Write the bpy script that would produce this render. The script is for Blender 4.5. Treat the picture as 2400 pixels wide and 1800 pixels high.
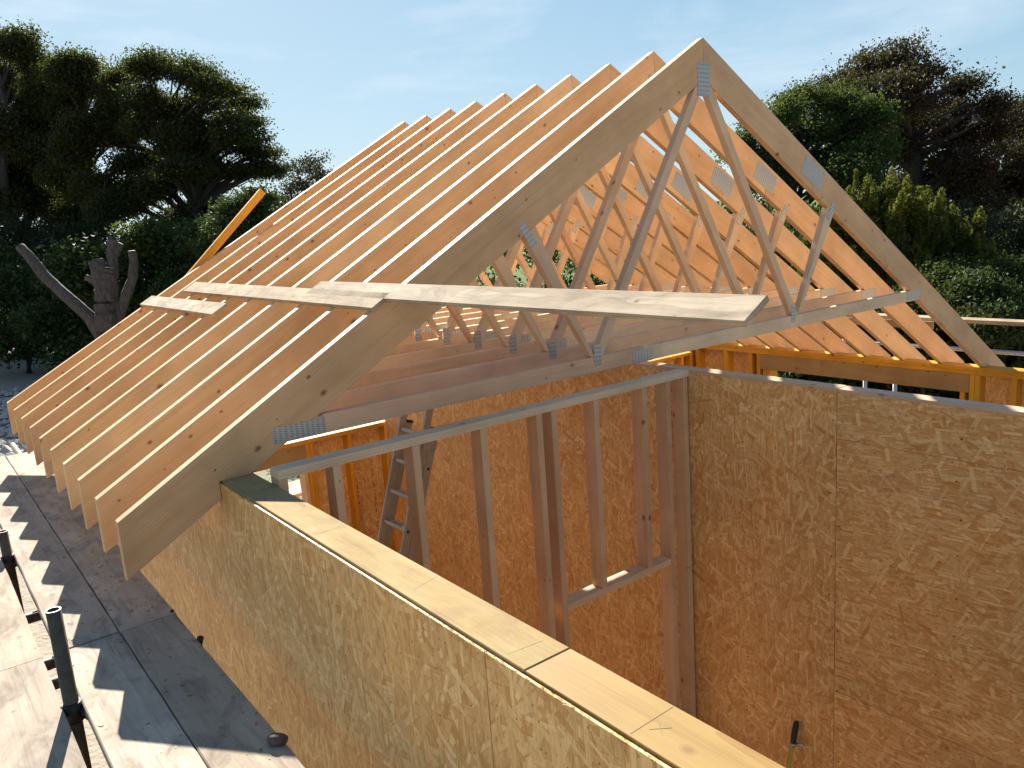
import bpy, bmesh, math, random
import numpy as np
from mathutils import Matrix, Vector

for o in list(bpy.data.objects):
    bpy.data.objects.remove(o)
scene = bpy.context.scene
COL = scene.collection
R_ = math.radians
random.seed(7)
RNG = np.random.default_rng(11)

# ---------------------------------------------------------------- camera
cam_d = bpy.data.cameras.new('camera')
cam = bpy.data.objects.new('camera', cam_d)
COL.objects.link(cam)
YAW, PIT, ROL = 0.6474, -0.1955, -0.0697
Fv = Vector((math.sin(YAW) * math.cos(PIT), math.cos(YAW) * math.cos(PIT), math.sin(PIT)))
Rv = Vector((math.cos(YAW), -math.sin(YAW), 0))
Uv = Rv.cross(Fv)
R2 = math.cos(ROL) * Rv + math.sin(ROL) * Uv
U2 = -math.sin(ROL) * Rv + math.cos(ROL) * Uv
M = Matrix((R2, U2, -Fv)).transposed().to_4x4()
M.translation = Vector((-4.196, -3.3708, 0.9798))
cam.matrix_world = M
cam_d.sensor_fit = 'HORIZONTAL'
cam_d.sensor_width = 36
cam_d.lens = 36 * 1883.1 / 2400
cam_d.clip_start = 0.02
cam_d.clip_end = 2000
scene.camera = cam

# ---------------------------------------------------------------- light
SUN_AZ, SUN_EL = R_(16.4), R_(31.0)          # azimuth from +Y towards +X
SUN_DIR = Vector((math.cos(SUN_EL) * math.sin(SUN_AZ), math.cos(SUN_EL) * math.cos(SUN_AZ), math.sin(SUN_EL)))
sd = bpy.data.lights.new('sun', 'SUN')
sd.energy = 3.9
sd.angle = R_(0.53)
sd.color = (1.0, 0.935, 0.83)
sun = bpy.data.objects.new('sun', sd)
COL.objects.link(sun)
sun.rotation_mode = 'QUATERNION'
sun.rotation_quaternion = SUN_DIR.to_track_quat('Z', 'Y')
sun.location = SUN_DIR * 60

world = bpy.data.worlds.new('World')
scene.world = world
world.use_nodes = True
wn, wl = world.node_tree.nodes, world.node_tree.links
wn.clear()
w_out = wn.new('ShaderNodeOutputWorld')
w_bg = wn.new('ShaderNodeBackground')
w_bg.inputs['Strength'].default_value = 0.0665
sky = wn.new('ShaderNodeTexSky')
sky.sky_type = 'NISHITA'
sky.sun_disc = False
sky.sun_elevation = SUN_EL
sky.sun_rotation = SUN_AZ
sky.altitude = 50
sky.air_density = 1.0
sky.dust_density = 0.25
sky.ozone_density = 2.2
# thin drifting cloud
w_tc = wn.new('ShaderNodeTexCoord')
w_map = wn.new('ShaderNodeMapping')
w_map.inputs['Scale'].default_value = (2.2, 2.2, 11.0)
w_map.inputs['Location'].default_value = (0.35, 0.1, 0.45)
w_no = wn.new('ShaderNodeTexNoise')
w_no.inputs['Scale'].default_value = 1.55
w_no.inputs['Detail'].default_value = 7
w_no.inputs['Roughness'].default_value = 0.58
w_no.inputs['Distortion'].default_value = 0.35
w_rp = wn.new('ShaderNodeValToRGB')
w_rp.color_ramp.elements[0].position = 0.50
w_rp.color_ramp.elements[1].position = 0.80
w_mul = wn.new('ShaderNodeMath'); w_mul.operation = 'MULTIPLY'; w_mul.inputs[1].default_value = 0.28
w_mix = wn.new('ShaderNodeMixRGB')
w_mix.inputs['Color2'].default_value = (4.8, 4.8, 4.8, 1)
wl.new(w_tc.outputs['Generated'], w_map.inputs['Vector'])
wl.new(w_map.outputs['Vector'], w_no.inputs['Vector'])
wl.new(w_no.outputs['Fac'], w_rp.inputs['Fac'])
wl.new(w_rp.outputs['Color'], w_mul.inputs[0])
wl.new(w_mul.outputs[0], w_mix.inputs['Fac'])
# soft shoulder over the whole sky, as a camera rolls off its highlights
w_a = wn.new('ShaderNodeVectorMath'); w_a.operation = 'MULTIPLY_ADD'
w_a.inputs[1].default_value = (1 / 5.0,) * 3; w_a.inputs[2].default_value = (1, 1, 1)
w_d = wn.new('ShaderNodeVectorMath'); w_d.operation = 'DIVIDE'
w_t = wn.new('ShaderNodeVectorMath'); w_t.operation = 'MULTIPLY'; w_t.inputs[1].default_value = (0.74, 0.92, 1.03)
wl.new(sky.outputs['Color'], w_a.inputs[0]); wl.new(sky.outputs['Color'], w_d.inputs[0]); wl.new(w_a.outputs[0], w_d.inputs[1])
wl.new(w_d.outputs[0], w_t.inputs[0]); wl.new(w_t.outputs[0], w_mix.inputs['Color1'])
wl.new(w_mix.outputs['Color'], w_bg.inputs['Color'])
wl.new(w_bg.outputs['Background'], w_out.inputs['Surface'])

scene.view_settings.view_transform = 'Standard'
scene.view_settings.look = 'None'
scene.view_settings.gamma = 1
scene.view_settings.use_curve_mapping = False
scene.view_settings.exposure = 2.02
scene.render.engine = 'CYCLES'
scene.cycles.max_bounces = 9
scene.cycles.diffuse_bounces = 7
scene.cycles.transparent_max_bounces = 8

# ---------------------------------------------------------------- materials
class NT:
    def __init__(s, name):
        s.m = bpy.data.materials.new(name); s.m.use_nodes = True
        s.n, s.l = s.m.node_tree.nodes, s.m.node_tree.links
        s.n.clear()
        s.out = s.n.new('ShaderNodeOutputMaterial')
        s.b = s.n.new('ShaderNodeBsdfPrincipled')
        s.l.new(s.b.outputs[0], s.out.inputs['Surface'])
    def put(s, sock, v):
        if hasattr(v, 'is_linked') or hasattr(v, 'links'):
            s.l.new(v, sock)
        elif v is not None:
            if isinstance(v, (tuple, list)) and len(v) == 3 and sock.type == 'RGBA': v = (*v, 1)
            sock.default_value = v
    def math(s, op, a, b=None, c=None, clamp=False):
        n = s.n.new('ShaderNodeMath'); n.operation = op; n.use_clamp = clamp
        for i, v in enumerate((a, b, c)):
            if v is not None: s.put(n.inputs[i], v)
        return n.outputs[0]
    def vmath(s, op, a, b=None, c=None):
        n = s.n.new('ShaderNodeVectorMath'); n.operation = op
        for i, v in enumerate((a, b, c)):
            if v is not None: s.put(n.inputs[i], v)
        return n.outputs[0]
    def mix(s, f, a, b, mode='MIX'):
        n = s.n.new('ShaderNodeMixRGB'); n.blend_type = mode
        s.put(n.inputs[0], f); s.put(n.inputs[1], a); s.put(n.inputs[2], b)
        return n.outputs[0]
    def noise(s, vec, scale, detail=3, rough=0.5, dist=0.0, dim='3D'):
        n = s.n.new('ShaderNodeTexNoise'); n.noise_dimensions = dim
        s.put(n.inputs['Vector'], vec); n.inputs['Scale'].default_value = scale
        n.inputs['Detail'].default_value = detail; n.inputs['Roughness'].default_value = rough
        n.inputs['Distortion'].default_value = dist
        return n.outputs['Fac']
    def voro(s, vec, scale, dim='3D', rnd=1.0, feature='F1'):
        n = s.n.new('ShaderNodeTexVoronoi'); n.voronoi_dimensions = dim; n.feature = feature
        s.put(n.inputs['Vector'], vec); n.inputs['Scale'].default_value = scale
        n.inputs['Randomness'].default_value = rnd
        return n
    def ramp(s, f, *stops):
        n = s.n.new('ShaderNodeValToRGB'); cr = n.color_ramp
        while len(cr.elements) < len(stops): cr.elements.new(0.5)
        for e, (p, c) in zip(cr.elements, stops):
            e.position = p
            e.color = (c, c, c, 1) if not isinstance(c, (tuple, list)) else (*c, 1)
        s.put(n.inputs[0], f)
        return n.outputs['Color']
    def coords(s, rnd=True):
        tc = s.n.new('ShaderNodeTexCoord').outputs['Object']
        oi = s.n.new('ShaderNodeObjectInfo')
        s.rand = oi.outputs['Random']
        if not rnd: return tc
        off = s.vmath('SCALE', (23.1, 7.7, 11.3)); n = off.node; s.l.new(s.rand, n.inputs['Scale'])
        return s.vmath('ADD', tc, off)
    def sep(s, v):
        n = s.n.new('ShaderNodeSeparateXYZ'); s.put(n.inputs[0], v); return n.outputs
    def bump(s, h, strength=0.3, dist=0.01):
        n = s.n.new('ShaderNodeBump'); n.inputs['Strength'].default_value = strength
        n.inputs['Distance'].default_value = dist
        s.put(n.inputs['Height'], h); s.l.new(n.outputs[0], s.b.inputs['Normal'])
    def fin(s, col=None, rough=0.6, metal=0.0, spec=0.3):
        s.put(s.b.inputs['Base Color'], col); s.put(s.b.inputs['Roughness'], rough)
        s.put(s.b.inputs['Metallic'], metal); s.b.inputs['Specular IOR Level'].default_value = spec
        return s.m

def wood(name, light, dark, knot=1.0, grey=0.0, tint=(0.92, 0.80, 0.74), rough=0.62, ring=0.5, dirt=0.0, fine=0.5, vary=1.0, spec=0.25):
    t = NT(name)
    p = t.coords()
    wv = t.n.new('ShaderNodeTexWave'); wv.wave_type = 'BANDS'; wv.bands_direction = 'Z'; wv.wave_profile = 'SAW'
    t.put(wv.inputs['Vector'], t.vmath('MULTIPLY', p, (0.10, 0.6, 1.0)))
    wv.inputs['Scale'].default_value = 26; wv.inputs['Distortion'].default_value = 9.0
    wv.inputs['Detail'].default_value = 2; wv.inputs['Detail Scale'].default_value = 0.5
    band = t.noise(t.vmath('MULTIPLY', p, (0.9, 9.0, 9.0)), 1.0, 3, 0.55, 0.8)
    fib = t.noise(t.vmath('MULTIPLY', p, (5.0, 190.0, 190.0)), 1.0, 2, 0.6)
    blot = t.noise(p, 3.1, 3, 0.55)
    f = t.math('ADD', t.math('MULTIPLY', wv.outputs['Fac'], 0.62 * ring), t.math('MULTIPLY', t.ramp(band, (0.35, 0.0), (0.72, 1.0)), 0.55))
    col = t.mix(f, light, dark)
    ff = t.ramp(fib, (0.3, 1.0 - 0.22 * fine), (0.75, 1.0 + 0.0))
    col = t.mix(1.0, col, ff, 'MULTIPLY')
    # per-piece tint
    col = t.mix(t.math('MULTIPLY', t.rand, 0.85), col, t.mix(1.0, col, tint, 'MULTIPLY'))
    r2 = t.math('FRACT', t.math('MULTIPLY', t.rand, 7.31)); r3 = t.math('FRACT', t.math('MULTIPLY', t.rand, 13.7))
    col = t.mix(t.math('MULTIPLY', r2, 0.35 * vary), col, t.mix(1.0, col, (0.84, 0.70, 0.52), 'MULTIPLY'))
    col = t.mix(t.math('MULTIPLY', r3, 0.40 * vary), col, t.mix(1.0, col, (0.80, 0.80, 0.84), 'MULTIPLY'))
    bl = t.ramp(blot, (0.30, 0.82), (0.70, 1.06))
    col = t.mix(1.0, col, bl, 'MULTIPLY')
    if knot:
        kx, ky, kz = t.sep(p)
        kc = t.n.new('ShaderNodeCombineXYZ'); t.put(kc.inputs[0], t.math('MULTIPLY', kx, 5.2)); t.put(kc.inputs[1], t.math('MULTIPLY', t.math('ADD', ky, kz), 7.5))
        kv = t.voro(kc.outputs[0], 1.0, '2D')
        kd = t.math('ADD', kv.outputs['Distance'], t.math('MULTIPLY', t.math('SUBTRACT', blot, 0.5), 0.05))
        sc = t.sep(kv.outputs['Color'])
        has = t.math('GREATER_THAN', sc[0], 0.66)
        size = t.math('MULTIPLY_ADD', t.math('POWER', sc[1], 2.0), 0.075, 0.022)
        rel = t.math('DIVIDE', kd, size)
        kf = t.math('MULTIPLY', t.ramp(rel, (0.55, 1.0), (1.0, 0.35)), has)
        kf = t.math('MULTIPLY', kf, t.math('LESS_THAN', rel, 1.35))
        col = t.mix(t.math('MULTIPLY', kf, 0.8 * knot), col, (0.115, 0.050, 0.022))
    strk = t.noise(t.vmath('MULTIPLY', p, (0.55, 16.0, 16.0)), 1.0, 4, 0.62, 1.4)
    col = t.mix(t.math('MULTIPLY', t.ramp(strk, (0.56, 0.0), (0.74, 1.0)), 0.30), col, t.mix(1.0, col, (0.55, 0.42, 0.34), 'MULTIPLY'))
    if dirt:
        scr = t.noise(t.vmath('MULTIPLY', p, (2.0, 55.0, 55.0)), 1.0, 3, 0.7, 0.3)
        col = t.mix(t.math('MULTIPLY', t.ramp(scr, (0.55, 0.0), (0.75, 1.0)), min(dirt, 0.6)), col, t.mix(1.0, col, (0.52, 0.50, 0.50), 'MULTIPLY'))
        dn = t.noise(t.vmath('MULTIPLY', p, (1.0, 2.2, 2.2)), 4.2, 6, 0.68, 0.9)
        col = t.mix(t.math('MULTIPLY', t.ramp(dn, (0.47, 0.0), (0.72, 1.0)), dirt), col, (0.075, 0.070, 0.066))
    t.bump(fib, 0.25, 0.002)
    return t.fin(col, rough, spec=spec)

def osb(name, pal, sx=1.0):
    """Oriented strand board: stacked layers of rotated, stretched cells; object X runs along the strands."""
    t = NT(name)
    cx, cy, cz = t.sep(t.coords())
    cb = t.n.new('ShaderNodeCombineXYZ')
    t.put(cb.inputs[0], cx); t.put(cb.inputs[1], cz); t.put(cb.inputs[2], cy)
    p = cb.outputs[0]
    dk, md, lt = pal
    base = t.noise(t.vmath('MULTIPLY', p, (9.0, 45.0, 10.0)), 1.0, 3, 0.6, 0.6)
    col = t.mix(t.ramp(base, (0.3, 0.0), (0.7, 1.0)), dk, md)
    def white(v, dim):
        n = t.n.new('ShaderNodeTexWhiteNoise'); n.noise_dimensions = dim
        t.put(n.inputs['W' if dim == '1D' else 'Vector'], v)
        return n
    specs = [(8, .15, .034, .08), (-38, .12, .028, .34), (47, .13, .025, .44), (-12, .12, .021, .50), (78, .09, .024, .62),
             (24, .10, .017, .58), (-64, .10, .020, .66), (-3, .085, .012, .66)]
    for i, (ang, Lm, Wm, thr) in enumerate(specs):
        mp = t.n.new('ShaderNodeMapping')
        mp.inputs['Rotation'].default_value = (0, 0, R_(ang))
        mp.inputs['Location'].default_value = (i * 3.713, i * 1.931, 0)
        mp.inputs['Scale'].default_value = (1, 1, 1)
        t.put(mp.inputs['Vector'], t.vmath('MULTIPLY_ADD', col, (1e-6, 1e-6, 1e-6), p))
        x, y, _ = t.sep(mp.outputs[0])
        v = t.math('DIVIDE', y, Wm * sx)
        row = t.math('FLOOR', v)
        r1 = white(t.math('ADD', row, 17.3 * i + 0.5), '1D').outputs['Value']
        u = t.math('ADD', t.math('DIVIDE', x, Lm * sx), t.math('MULTIPLY', r1, 7.31))
        u = t.math('ADD', u, t.math('MULTIPLY', v, 0.045 if i % 2 else -0.05))
        cl = t.math('FLOOR', u)
        cb2 = t.n.new('ShaderNodeCombineXYZ'); t.put(cb2.inputs[0], cl); t.put(cb2.inputs[1], t.math('ADD', row, 31.7 * i))
        s = t.sep(white(cb2.outputs[0], '2D').outputs['Color'])
        fx = t.math('SUBTRACT', u, cl); fy = t.math('SUBTRACT', v, row)
        m = t.math('MULTIPLY', t.math('GREATER_THAN', s[0], thr), t.math('LESS_THAN', fx, t.math('MULTIPLY_ADD', s[2], 0.55, 0.45)))
        wl_ = t.math('MULTIPLY_ADD', t.math('FRACT', t.math('MULTIPLY', s[0], 9.7)), 0.6, 0.4)
        m = t.math('MULTIPLY', m, t.math('LESS_THAN', fy, wl_))
        shade = t.ramp(s[1], (0.0, -0.15), (0.10, 0.22), (0.5, 0.50), (0.85, 0.80), (1.0, 1.12))
        fl = t.mix(shade, dk, lt)
        fl = t.mix(t.math('MULTIPLY', t.math('LESS_THAN', fy, 0.10), 0.42), fl, t.mix(0.5, dk, (0.1, 0.045, 0.015)))  # thin shadow along one long edge of each flake, painted into its colour
        col = t.mix(t.math('MULTIPLY', m, 0.88), col, fl)
    fib = t.noise(t.vmath('MULTIPLY', p, (22.0, 150.0, 30.0)), 1.0, 2, 0.6, 1.0)
    col = t.mix(1.0, col, t.ramp(fib, (0.30, 0.80), (0.62, 1.04)), 'MULTIPLY')
    vo = t.voro(t.vmath('MULTIPLY', p, (30, 34, 0)), 1.0, '2D'); s = t.sep(vo.outputs['Color'])
    sp = t.math('MULTIPLY', t.math('GREATER_THAN', s[0], 0.90), t.math('LESS_THAN', vo.outputs['Distance'], 0.10))
    col = t.mix(t.math('MULTIPLY', sp, 0.7), col, (0.06, 0.03, 0.015))
    big = t.noise(p, 1.6, 3, 0.5)
    col = t.mix(1.0, col, t.ramp(big, (0.3, 0.88), (0.7, 1.06)), 'MULTIPLY')
    t.bump(fib, 0.25, 0.003)
    return t.fin(col, 0.55, spec=0.3)

MAT = {}
MAT['timber'] = wood('timber', (0.79, 0.590, 0.365), (0.67, 0.435, 0.220), tint=(0.94, 0.84, 0.78), ring=0.9)
MAT['timber_web'] = wood('timber_web', (0.80, 0.635, 0.44), (0.67, 0.48, 0.285), tint=(0.96, 0.82, 0.80))
MAT['timber_chord'] = wood('timber_chord', (0.80, 0.65, 0.46), (0.68, 0.50, 0.31), tint=(1.0, 0.82, 0.78), knot=0.8)
MAT['timber_stud'] = wood('timber_stud', (0.79, 0.58, 0.37), (0.67, 0.45, 0.25), tint=(0.93, 0.82, 0.80))
MAT['timber_plate'] = wood('timber_plate', (0.37, 0.27, 0.105), (0.29, 0.175, 0.05), knot=0.6, ring=1.0, tint=(1, .96, .9))
MAT['timber_old'] = wood('timber_old', (0.46, 0.36, 0.195), (0.35, 0.25, 0.115), knot=0.5, ring=0.8, tint=(.95, .93, .92), dirt=0.34, rough=0.85, spec=0.05)
MAT['yellow'] = wood('yellow', (0.76, 0.40, 0.045), (0.62, 0.285, 0.022), knot=1.0, tint=(0.95, 0.90, 0.9))
MAT['lintel'] = wood('lintel', (0.43, 0.30, 0.14), (0.34, 0.225, 0.095), knot=1.0, tint=(1, 1, 1))
MAT['scaffold_board'] = wood('scaffold_board', (0.53, 0.465, 0.385), (0.40, 0.34, 0.275), knot=0.5, ring=0.35, tint=(0.92, 0.92, 0.95), dirt=0.6, rough=0.9, spec=0.06)
MAT['pale_board'] = wood('pale_board', (0.58, 0.485, 0.36), (0.42, 0.335, 0.235), knot=0.8, ring=1.2, tint=(1, 1, 1), dirt=0.5, rough=0.85, spec=0.06)
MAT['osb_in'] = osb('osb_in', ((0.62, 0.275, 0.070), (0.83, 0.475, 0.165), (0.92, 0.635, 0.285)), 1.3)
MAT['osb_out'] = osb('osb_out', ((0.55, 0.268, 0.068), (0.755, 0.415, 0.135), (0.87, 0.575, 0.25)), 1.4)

def nailplate(name):
    t = NT(name)
    p = t.coords(False)
    x, y, z = t.sep(p)
    def comb(v, pitch, off=0.0):
        return t.math('FRACT', t.math('ADD', t.math('DIVIDE', v, pitch), off))
    fx = comb(x, 0.0255); row = t.math('FLOOR', t.math('DIVIDE', x, 0.0255))
    fz = t.math('FRACT', t.math('ADD', t.math('DIVIDE', z, 0.0105), t.math('MULTIPLY', t.math('MODULO', row, 2.0), 0.5)))
    s1 = t.math('MULTIPLY', t.math('GREATER_THAN', fx, 0.24), t.math('LESS_THAN', fx, 0.76))
    s2 = t.math('MULTIPLY', t.math('GREATER_THAN', fz, 0.32), t.math('LESS_THAN', fz, 0.66))
    hole = t.math('MULTIPLY', s1, s2)
    n = t.noise(p, 60, 3)
    col = t.mix(n, (0.34, 0.35, 0.35), (0.46, 0.47, 0.47))
    col = t.mix(t.math('MULTIPLY', hole, 0.85), col, (0.10, 0.085, 0.07))
    t.bump(hole, -0.5, 0.003)
    return t.fin(col, 0.42, t.math('SUBTRACT', 0.5, t.math('MULTIPLY', hole, 0.45)))
MAT['nailplate'] = nailplate('nailplate')

def simple(name, a, b, scale=20, rough=0.5, metal=0.0, bump=0.0, stretch=(1, 1, 1), spec=0.4):
    t = NT(name); p = t.coords()
    n = t.noise(t.vmath('MULTIPLY', p, stretch), scale, 5, 0.6)
    col = t.mix(t.ramp(n, (0.32, 0.0), (0.68, 1.0)), a, b)
    if bump: t.bump(n, bump, 0.01)
    return t.fin(col, rough, metal, spec)
MAT['alu'] = simple('alu', (0.30, 0.29, 0.26), (0.40, 0.39, 0.36), 40, 0.5, 0.6, 0, (1, 1, 8))
MAT['black_plastic'] = simple('black_plastic', (0.012, 0.012, 0.014), (0.03, 0.03, 0.032), 60, 0.5)
MAT['galv'] = simple('galv', (0.36, 0.36, 0.36), (0.52, 0.52, 0.52), 25, 0.42, 0.85)
MAT['tube_paint'] = simple('tube_paint', (0.055, 0.048, 0.032), (0.105, 0.085, 0.055), 22, 0.6, 0.1, 0.15)
MAT['tube_rim'] = simple('tube_rim', (0.40, 0.36, 0.33), (0.55, 0.5, 0.46), 60, 0.4, 0.7)
MAT['clamp'] = simple('clamp', (0.020, 0.017, 0.015), (0.055, 0.045, 0.038), 40, 0.6, 0.4, 0.2)
MAT['leather'] = simple('leather', (0.062, 0.046, 0.042), (0.110, 0.085, 0.078), 30, 0.7, 0.0, 0.2)
MAT['yellow_plastic'] = simple('yellow_plastic', (0.50, 0.36, 0.03), (0.62, 0.46, 0.05), 30, 0.45)
MAT['ink'] = simple('ink', (0.030, 0.018, 0.012), (0.06, 0.035, 0.022), 80, 0.8)
MAT['ink_brown'] = simple('ink_brown', (0.10, 0.058, 0.030), (0.16, 0.095, 0.05), 80, 0.8)
MAT['pencil'] = simple('pencil', (0.20, 0.145, 0.075), (0.27, 0.20, 0.11), 80, 0.8)
MAT['bark'] = simple('bark', (0.018, 0.015, 0.013), (0.045, 0.038, 0.032), 9, 0.9, 0, 0.6, (3, 3, 0.7))
MAT['bark_cut'] = simple('bark_cut', (0.040, 0.033, 0.030), (0.105, 0.086, 0.075), 11, 0.95, 0, 1.0, (2, 2, 0.6))
MAT['cut_face'] = simple('cut_face', (0.20, 0.18, 0.15), (0.30, 0.27, 0.22), 9, 0.8)
MAT['floor'] = simple('floor', (0.55, 0.44, 0.31), (0.63, 0.52, 0.38), 2, 0.8)
MAT['stone'] = simple('stone', (0.24, 0.22, 0.20), (0.45, 0.42, 0.39), 6, 0.85, 0, 0.3)

def ground_mat():
    t = NT('ground'); p = t.coords(False)
    x, y, z = t.sep(p)
    n1 = t.noise(p, 0.35, 5, 0.6); n2 = t.noise(p, 14, 5, 0.7); n3 = t.noise(p, 2.5, 4, 0.6)
    grass = t.mix(n2, (0.050, 0.085, 0.018), (0.115, 0.165, 0.040))
    dirt = t.mix(n2, (0.27, 0.225, 0.175), (0.42, 0.365, 0.30))
    # building yard is bare earth and stones; turf beyond
    yard = t.math('ADD', t.math('MULTIPLY', t.math('SUBTRACT', x, 0.2), 0.55), t.math('MULTIPLY', t.math('SUBTRACT', n1, 0.5), 3.0), clamp=True)
    far = t.math('MULTIPLY', t.math('SUBTRACT', y, 4.0), 0.8, clamp=True)
    col = t.mix(t.math('MULTIPLY', yard, far), dirt, grass)
    t.bump(t.math('ADD', n2, n3), 0.6, 0.08)
    return t.fin(col, 0.95, spec=0.1)
MAT['ground'] = ground_mat()

def leaf_mat(name, a, b, c, trans=0.35):
    t = NT(name)
    g = t.n.new('ShaderNodeNewGeometry')
    r = g.outputs['Random Per Island']
    col = t.ramp(r, (0.0, a), (0.6, b), (1.0, c))
    t.fin(col, 0.7, spec=0.15)
    tr = t.n.new('ShaderNodeBsdfTranslucent'); t.put(tr.inputs[0], t.mix(0.5, col, (0.12, 0.16, 0.02)))
    mx = t.n.new('ShaderNodeMixShader'); mx.inputs[0].default_value = trans
    t.l.new(t.b.outputs[0], mx.inputs[1]); t.l.new(tr.outputs[0], mx.inputs[2])
    t.l.new(mx.outputs[0], t.out.inputs['Surface'])
    return t.m
MAT['leaf_green'] = leaf_mat('leaf_green', (0.020, 0.036, 0.011), (0.040, 0.062, 0.017), (0.080, 0.105, 0.030))
MAT['leaf_olive'] = leaf_mat('leaf_olive', (0.016, 0.024, 0.010), (0.034, 0.042, 0.015), (0.085, 0.070, 0.026))
MAT['leaf_copper'] = leaf_mat('leaf_copper', (0.018, 0.011, 0.012), (0.040, 0.020, 0.018), (0.085, 0.040, 0.026), 0.2)
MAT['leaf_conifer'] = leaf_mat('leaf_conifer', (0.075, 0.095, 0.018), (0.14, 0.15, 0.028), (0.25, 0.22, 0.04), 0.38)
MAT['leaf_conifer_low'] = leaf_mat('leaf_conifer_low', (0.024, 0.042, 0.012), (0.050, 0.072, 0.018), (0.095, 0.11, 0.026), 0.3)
MAT['leaf_dark'] = leaf_mat('leaf_dark', (0.014, 0.026, 0.010), (0.032, 0.055, 0.018), (0.065, 0.095, 0.03), 0.22)
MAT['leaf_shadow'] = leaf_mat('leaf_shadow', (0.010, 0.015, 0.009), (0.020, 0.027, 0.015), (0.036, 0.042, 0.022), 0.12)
MAT['leaf_bare'] = leaf_mat('leaf_bare', (0.05, 0.035, 0.03), (0.075, 0.055, 0.045), (0.10, 0.08, 0.06), 0.2)

# ---------------------------------------------------------------- builders
def tag(o, label=None, cat=None, group=None, kind=None):
    if label: o['label'] = label
    if cat: o['category'] = cat
    if group: o['group'] = group
    if kind: o['kind'] = kind
    return o
def empty(name, loc=(0, 0, 0), label=None, cat=None, group=None):
    o = bpy.data.objects.new(name, None); COL.objects.link(o)
    o.location = loc; o.empty_display_size = 0.2
    return tag(o, label, cat, group)
def link(name, me, mat, mw=None):
    o = bpy.data.objects.new(name, me); COL.objects.link(o)
    if mat is not None and not me.materials: me.materials.append(MAT[mat] if isinstance(mat, str) else mat)
    if mw is not None: o.matrix_world = mw
    return o
def parent_inv(p):
    m = Matrix.Identity(4)
    chain = []
    while p is not None:
        chain.append(p); p = p.parent
    for q in reversed(chain): m = m @ q.matrix_basis
    return m.inverted()
def put(o, parent, mw):
    o.parent = parent; o.matrix_basis = parent_inv(parent) @ mw
    return o
def frame(x, z):
    """Orthonormal matrix with local X = x and local Z as near z as can be."""
    x = Vector(x).normalized(); z = Vector(z); z = (z - x * z.dot(x)).normalized(); y = z.cross(x)
    return Matrix((x, y, z)).transposed().to_4x4()
def bevelled(bm, off):
    if off > 0:
        es = [e for e in bm.edges if len(e.link_faces) == 2 and e.calc_face_angle(0) > 0.3]
        bmesh.ops.bevel(bm, geom=es, offset=off, segments=1, affect='EDGES', clamp_overlap=True)
def beam(name, p0, p1, w, h, mat, parent=None, up=(0, 0, 1), bev=0.002):
    """Rectangular piece from p0 to p1 (centre line); h measured along `up`, w across."""
    p0, p1 = Vector(p0), Vector(p1)
    L = (p1 - p0).length
    bm = bmesh.new()
    bmesh.ops.create_cube(bm, size=1, matrix=Matrix.Diagonal((L, w, h, 1)))
    bevelled(bm, bev)
    me = bpy.data.meshes.new(name); bm.to_mesh(me); bm.free()
    m = frame(p1 - p0, up); m.translation = (p0 + p1) / 2
    o = link(name, me, mat)
    if parent is not None: put(o, parent, m)
    else: o.matrix_world = m
    return o
def box(name, lo, hi, mat, parent=None, bev=0.0015, along='X'):
    lo, hi = Vector(lo), Vector(hi); c = (lo + hi) / 2; s = hi - lo
    if along == 'X': return beam(name, (lo.x, c.y, c.z), (hi.x, c.y, c.z), s.y, s.z, mat, parent, (0, 0, 1), bev)
    if along == 'Y': return beam(name, (c.x, lo.y, c.z), (c.x, hi.y, c.z), s.x, s.z, mat, parent, (0, 0, 1), bev)
    return beam(name, (c.x, c.y, lo.z), (c.x, c.y, hi.z), s.x, s.y, mat, parent, (0, 1, 0), bev)
def slab(name, poly, y0, th, ang, mat, parent, bev=0.002):
    """Prism of an XZ polygon, from Y=y0 to y0+th; local X runs at angle `ang` in the XZ plane."""
    c = Vector((sum(p[0] for p in poly) / len(poly), 0, sum(p[1] for p in poly) / len(poly)))
    ax = Vector((math.cos(ang), 0, math.sin(ang)))
    m = frame(ax, (-math.sin(ang), 0, math.cos(ang))); m.translation = c + Vector((0, y0 + th / 2, 0))
    inv = m.inverted()
    bm = bmesh.new()
    a = [bm.verts.new(inv @ Vector((x, y0, z))) for x, z in poly]
    b = [bm.verts.new(inv @ Vector((x, y0 + th, z))) for x, z in poly]
    bm.faces.new(a); bm.faces.new(list(reversed(b)))
    n = len(poly)
    for i in range(n): bm.faces.new((a[i], b[i], b[(i + 1) % n], a[(i + 1) % n]))
    bmesh.ops.recalc_face_normals(bm, faces=bm.faces)
    bevelled(bm, bev)
    me = bpy.data.meshes.new(name); bm.to_mesh(me); bm.free()
    o = link(name, me, mat); put(o, parent, m)
    return o
def tube_arrays(path, radii, seg=8, cap=True):
    path = [Vector(p) for p in path]
    vs, fs = [], []
    up = Vector((0.13, 0.31, 0.94))
    for i, p in enumerate(path):
        d = (path[min(i + 1, len(path) - 1)] - path[max(i - 1, 0)]).normalized()
        if abs(d.dot(up)) > 0.97: up2 = Vector((1, 0, 0.1))
        else: up2 = up
        a = d.cross(up2).normalized(); b = a.cross(d)
        for k in range(seg):
            t = 2 * math.pi * k / seg
            vs.append(p + (a * math.cos(t) + b * math.sin(t)) * radii[i])
    for i in range(len(path) - 1):
        for k in range(seg):
            k2 = (k + 1) % seg
            fs.append((i * seg + k, i * seg + k2, (i + 1) * seg + k2, (i + 1) * seg + k))
    if cap:
        fs.append(tuple(range(seg - 1, -1, -1))); fs.append(tuple(range((len(path) - 1) * seg, len(path) * seg)))
    return vs, fs
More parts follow.
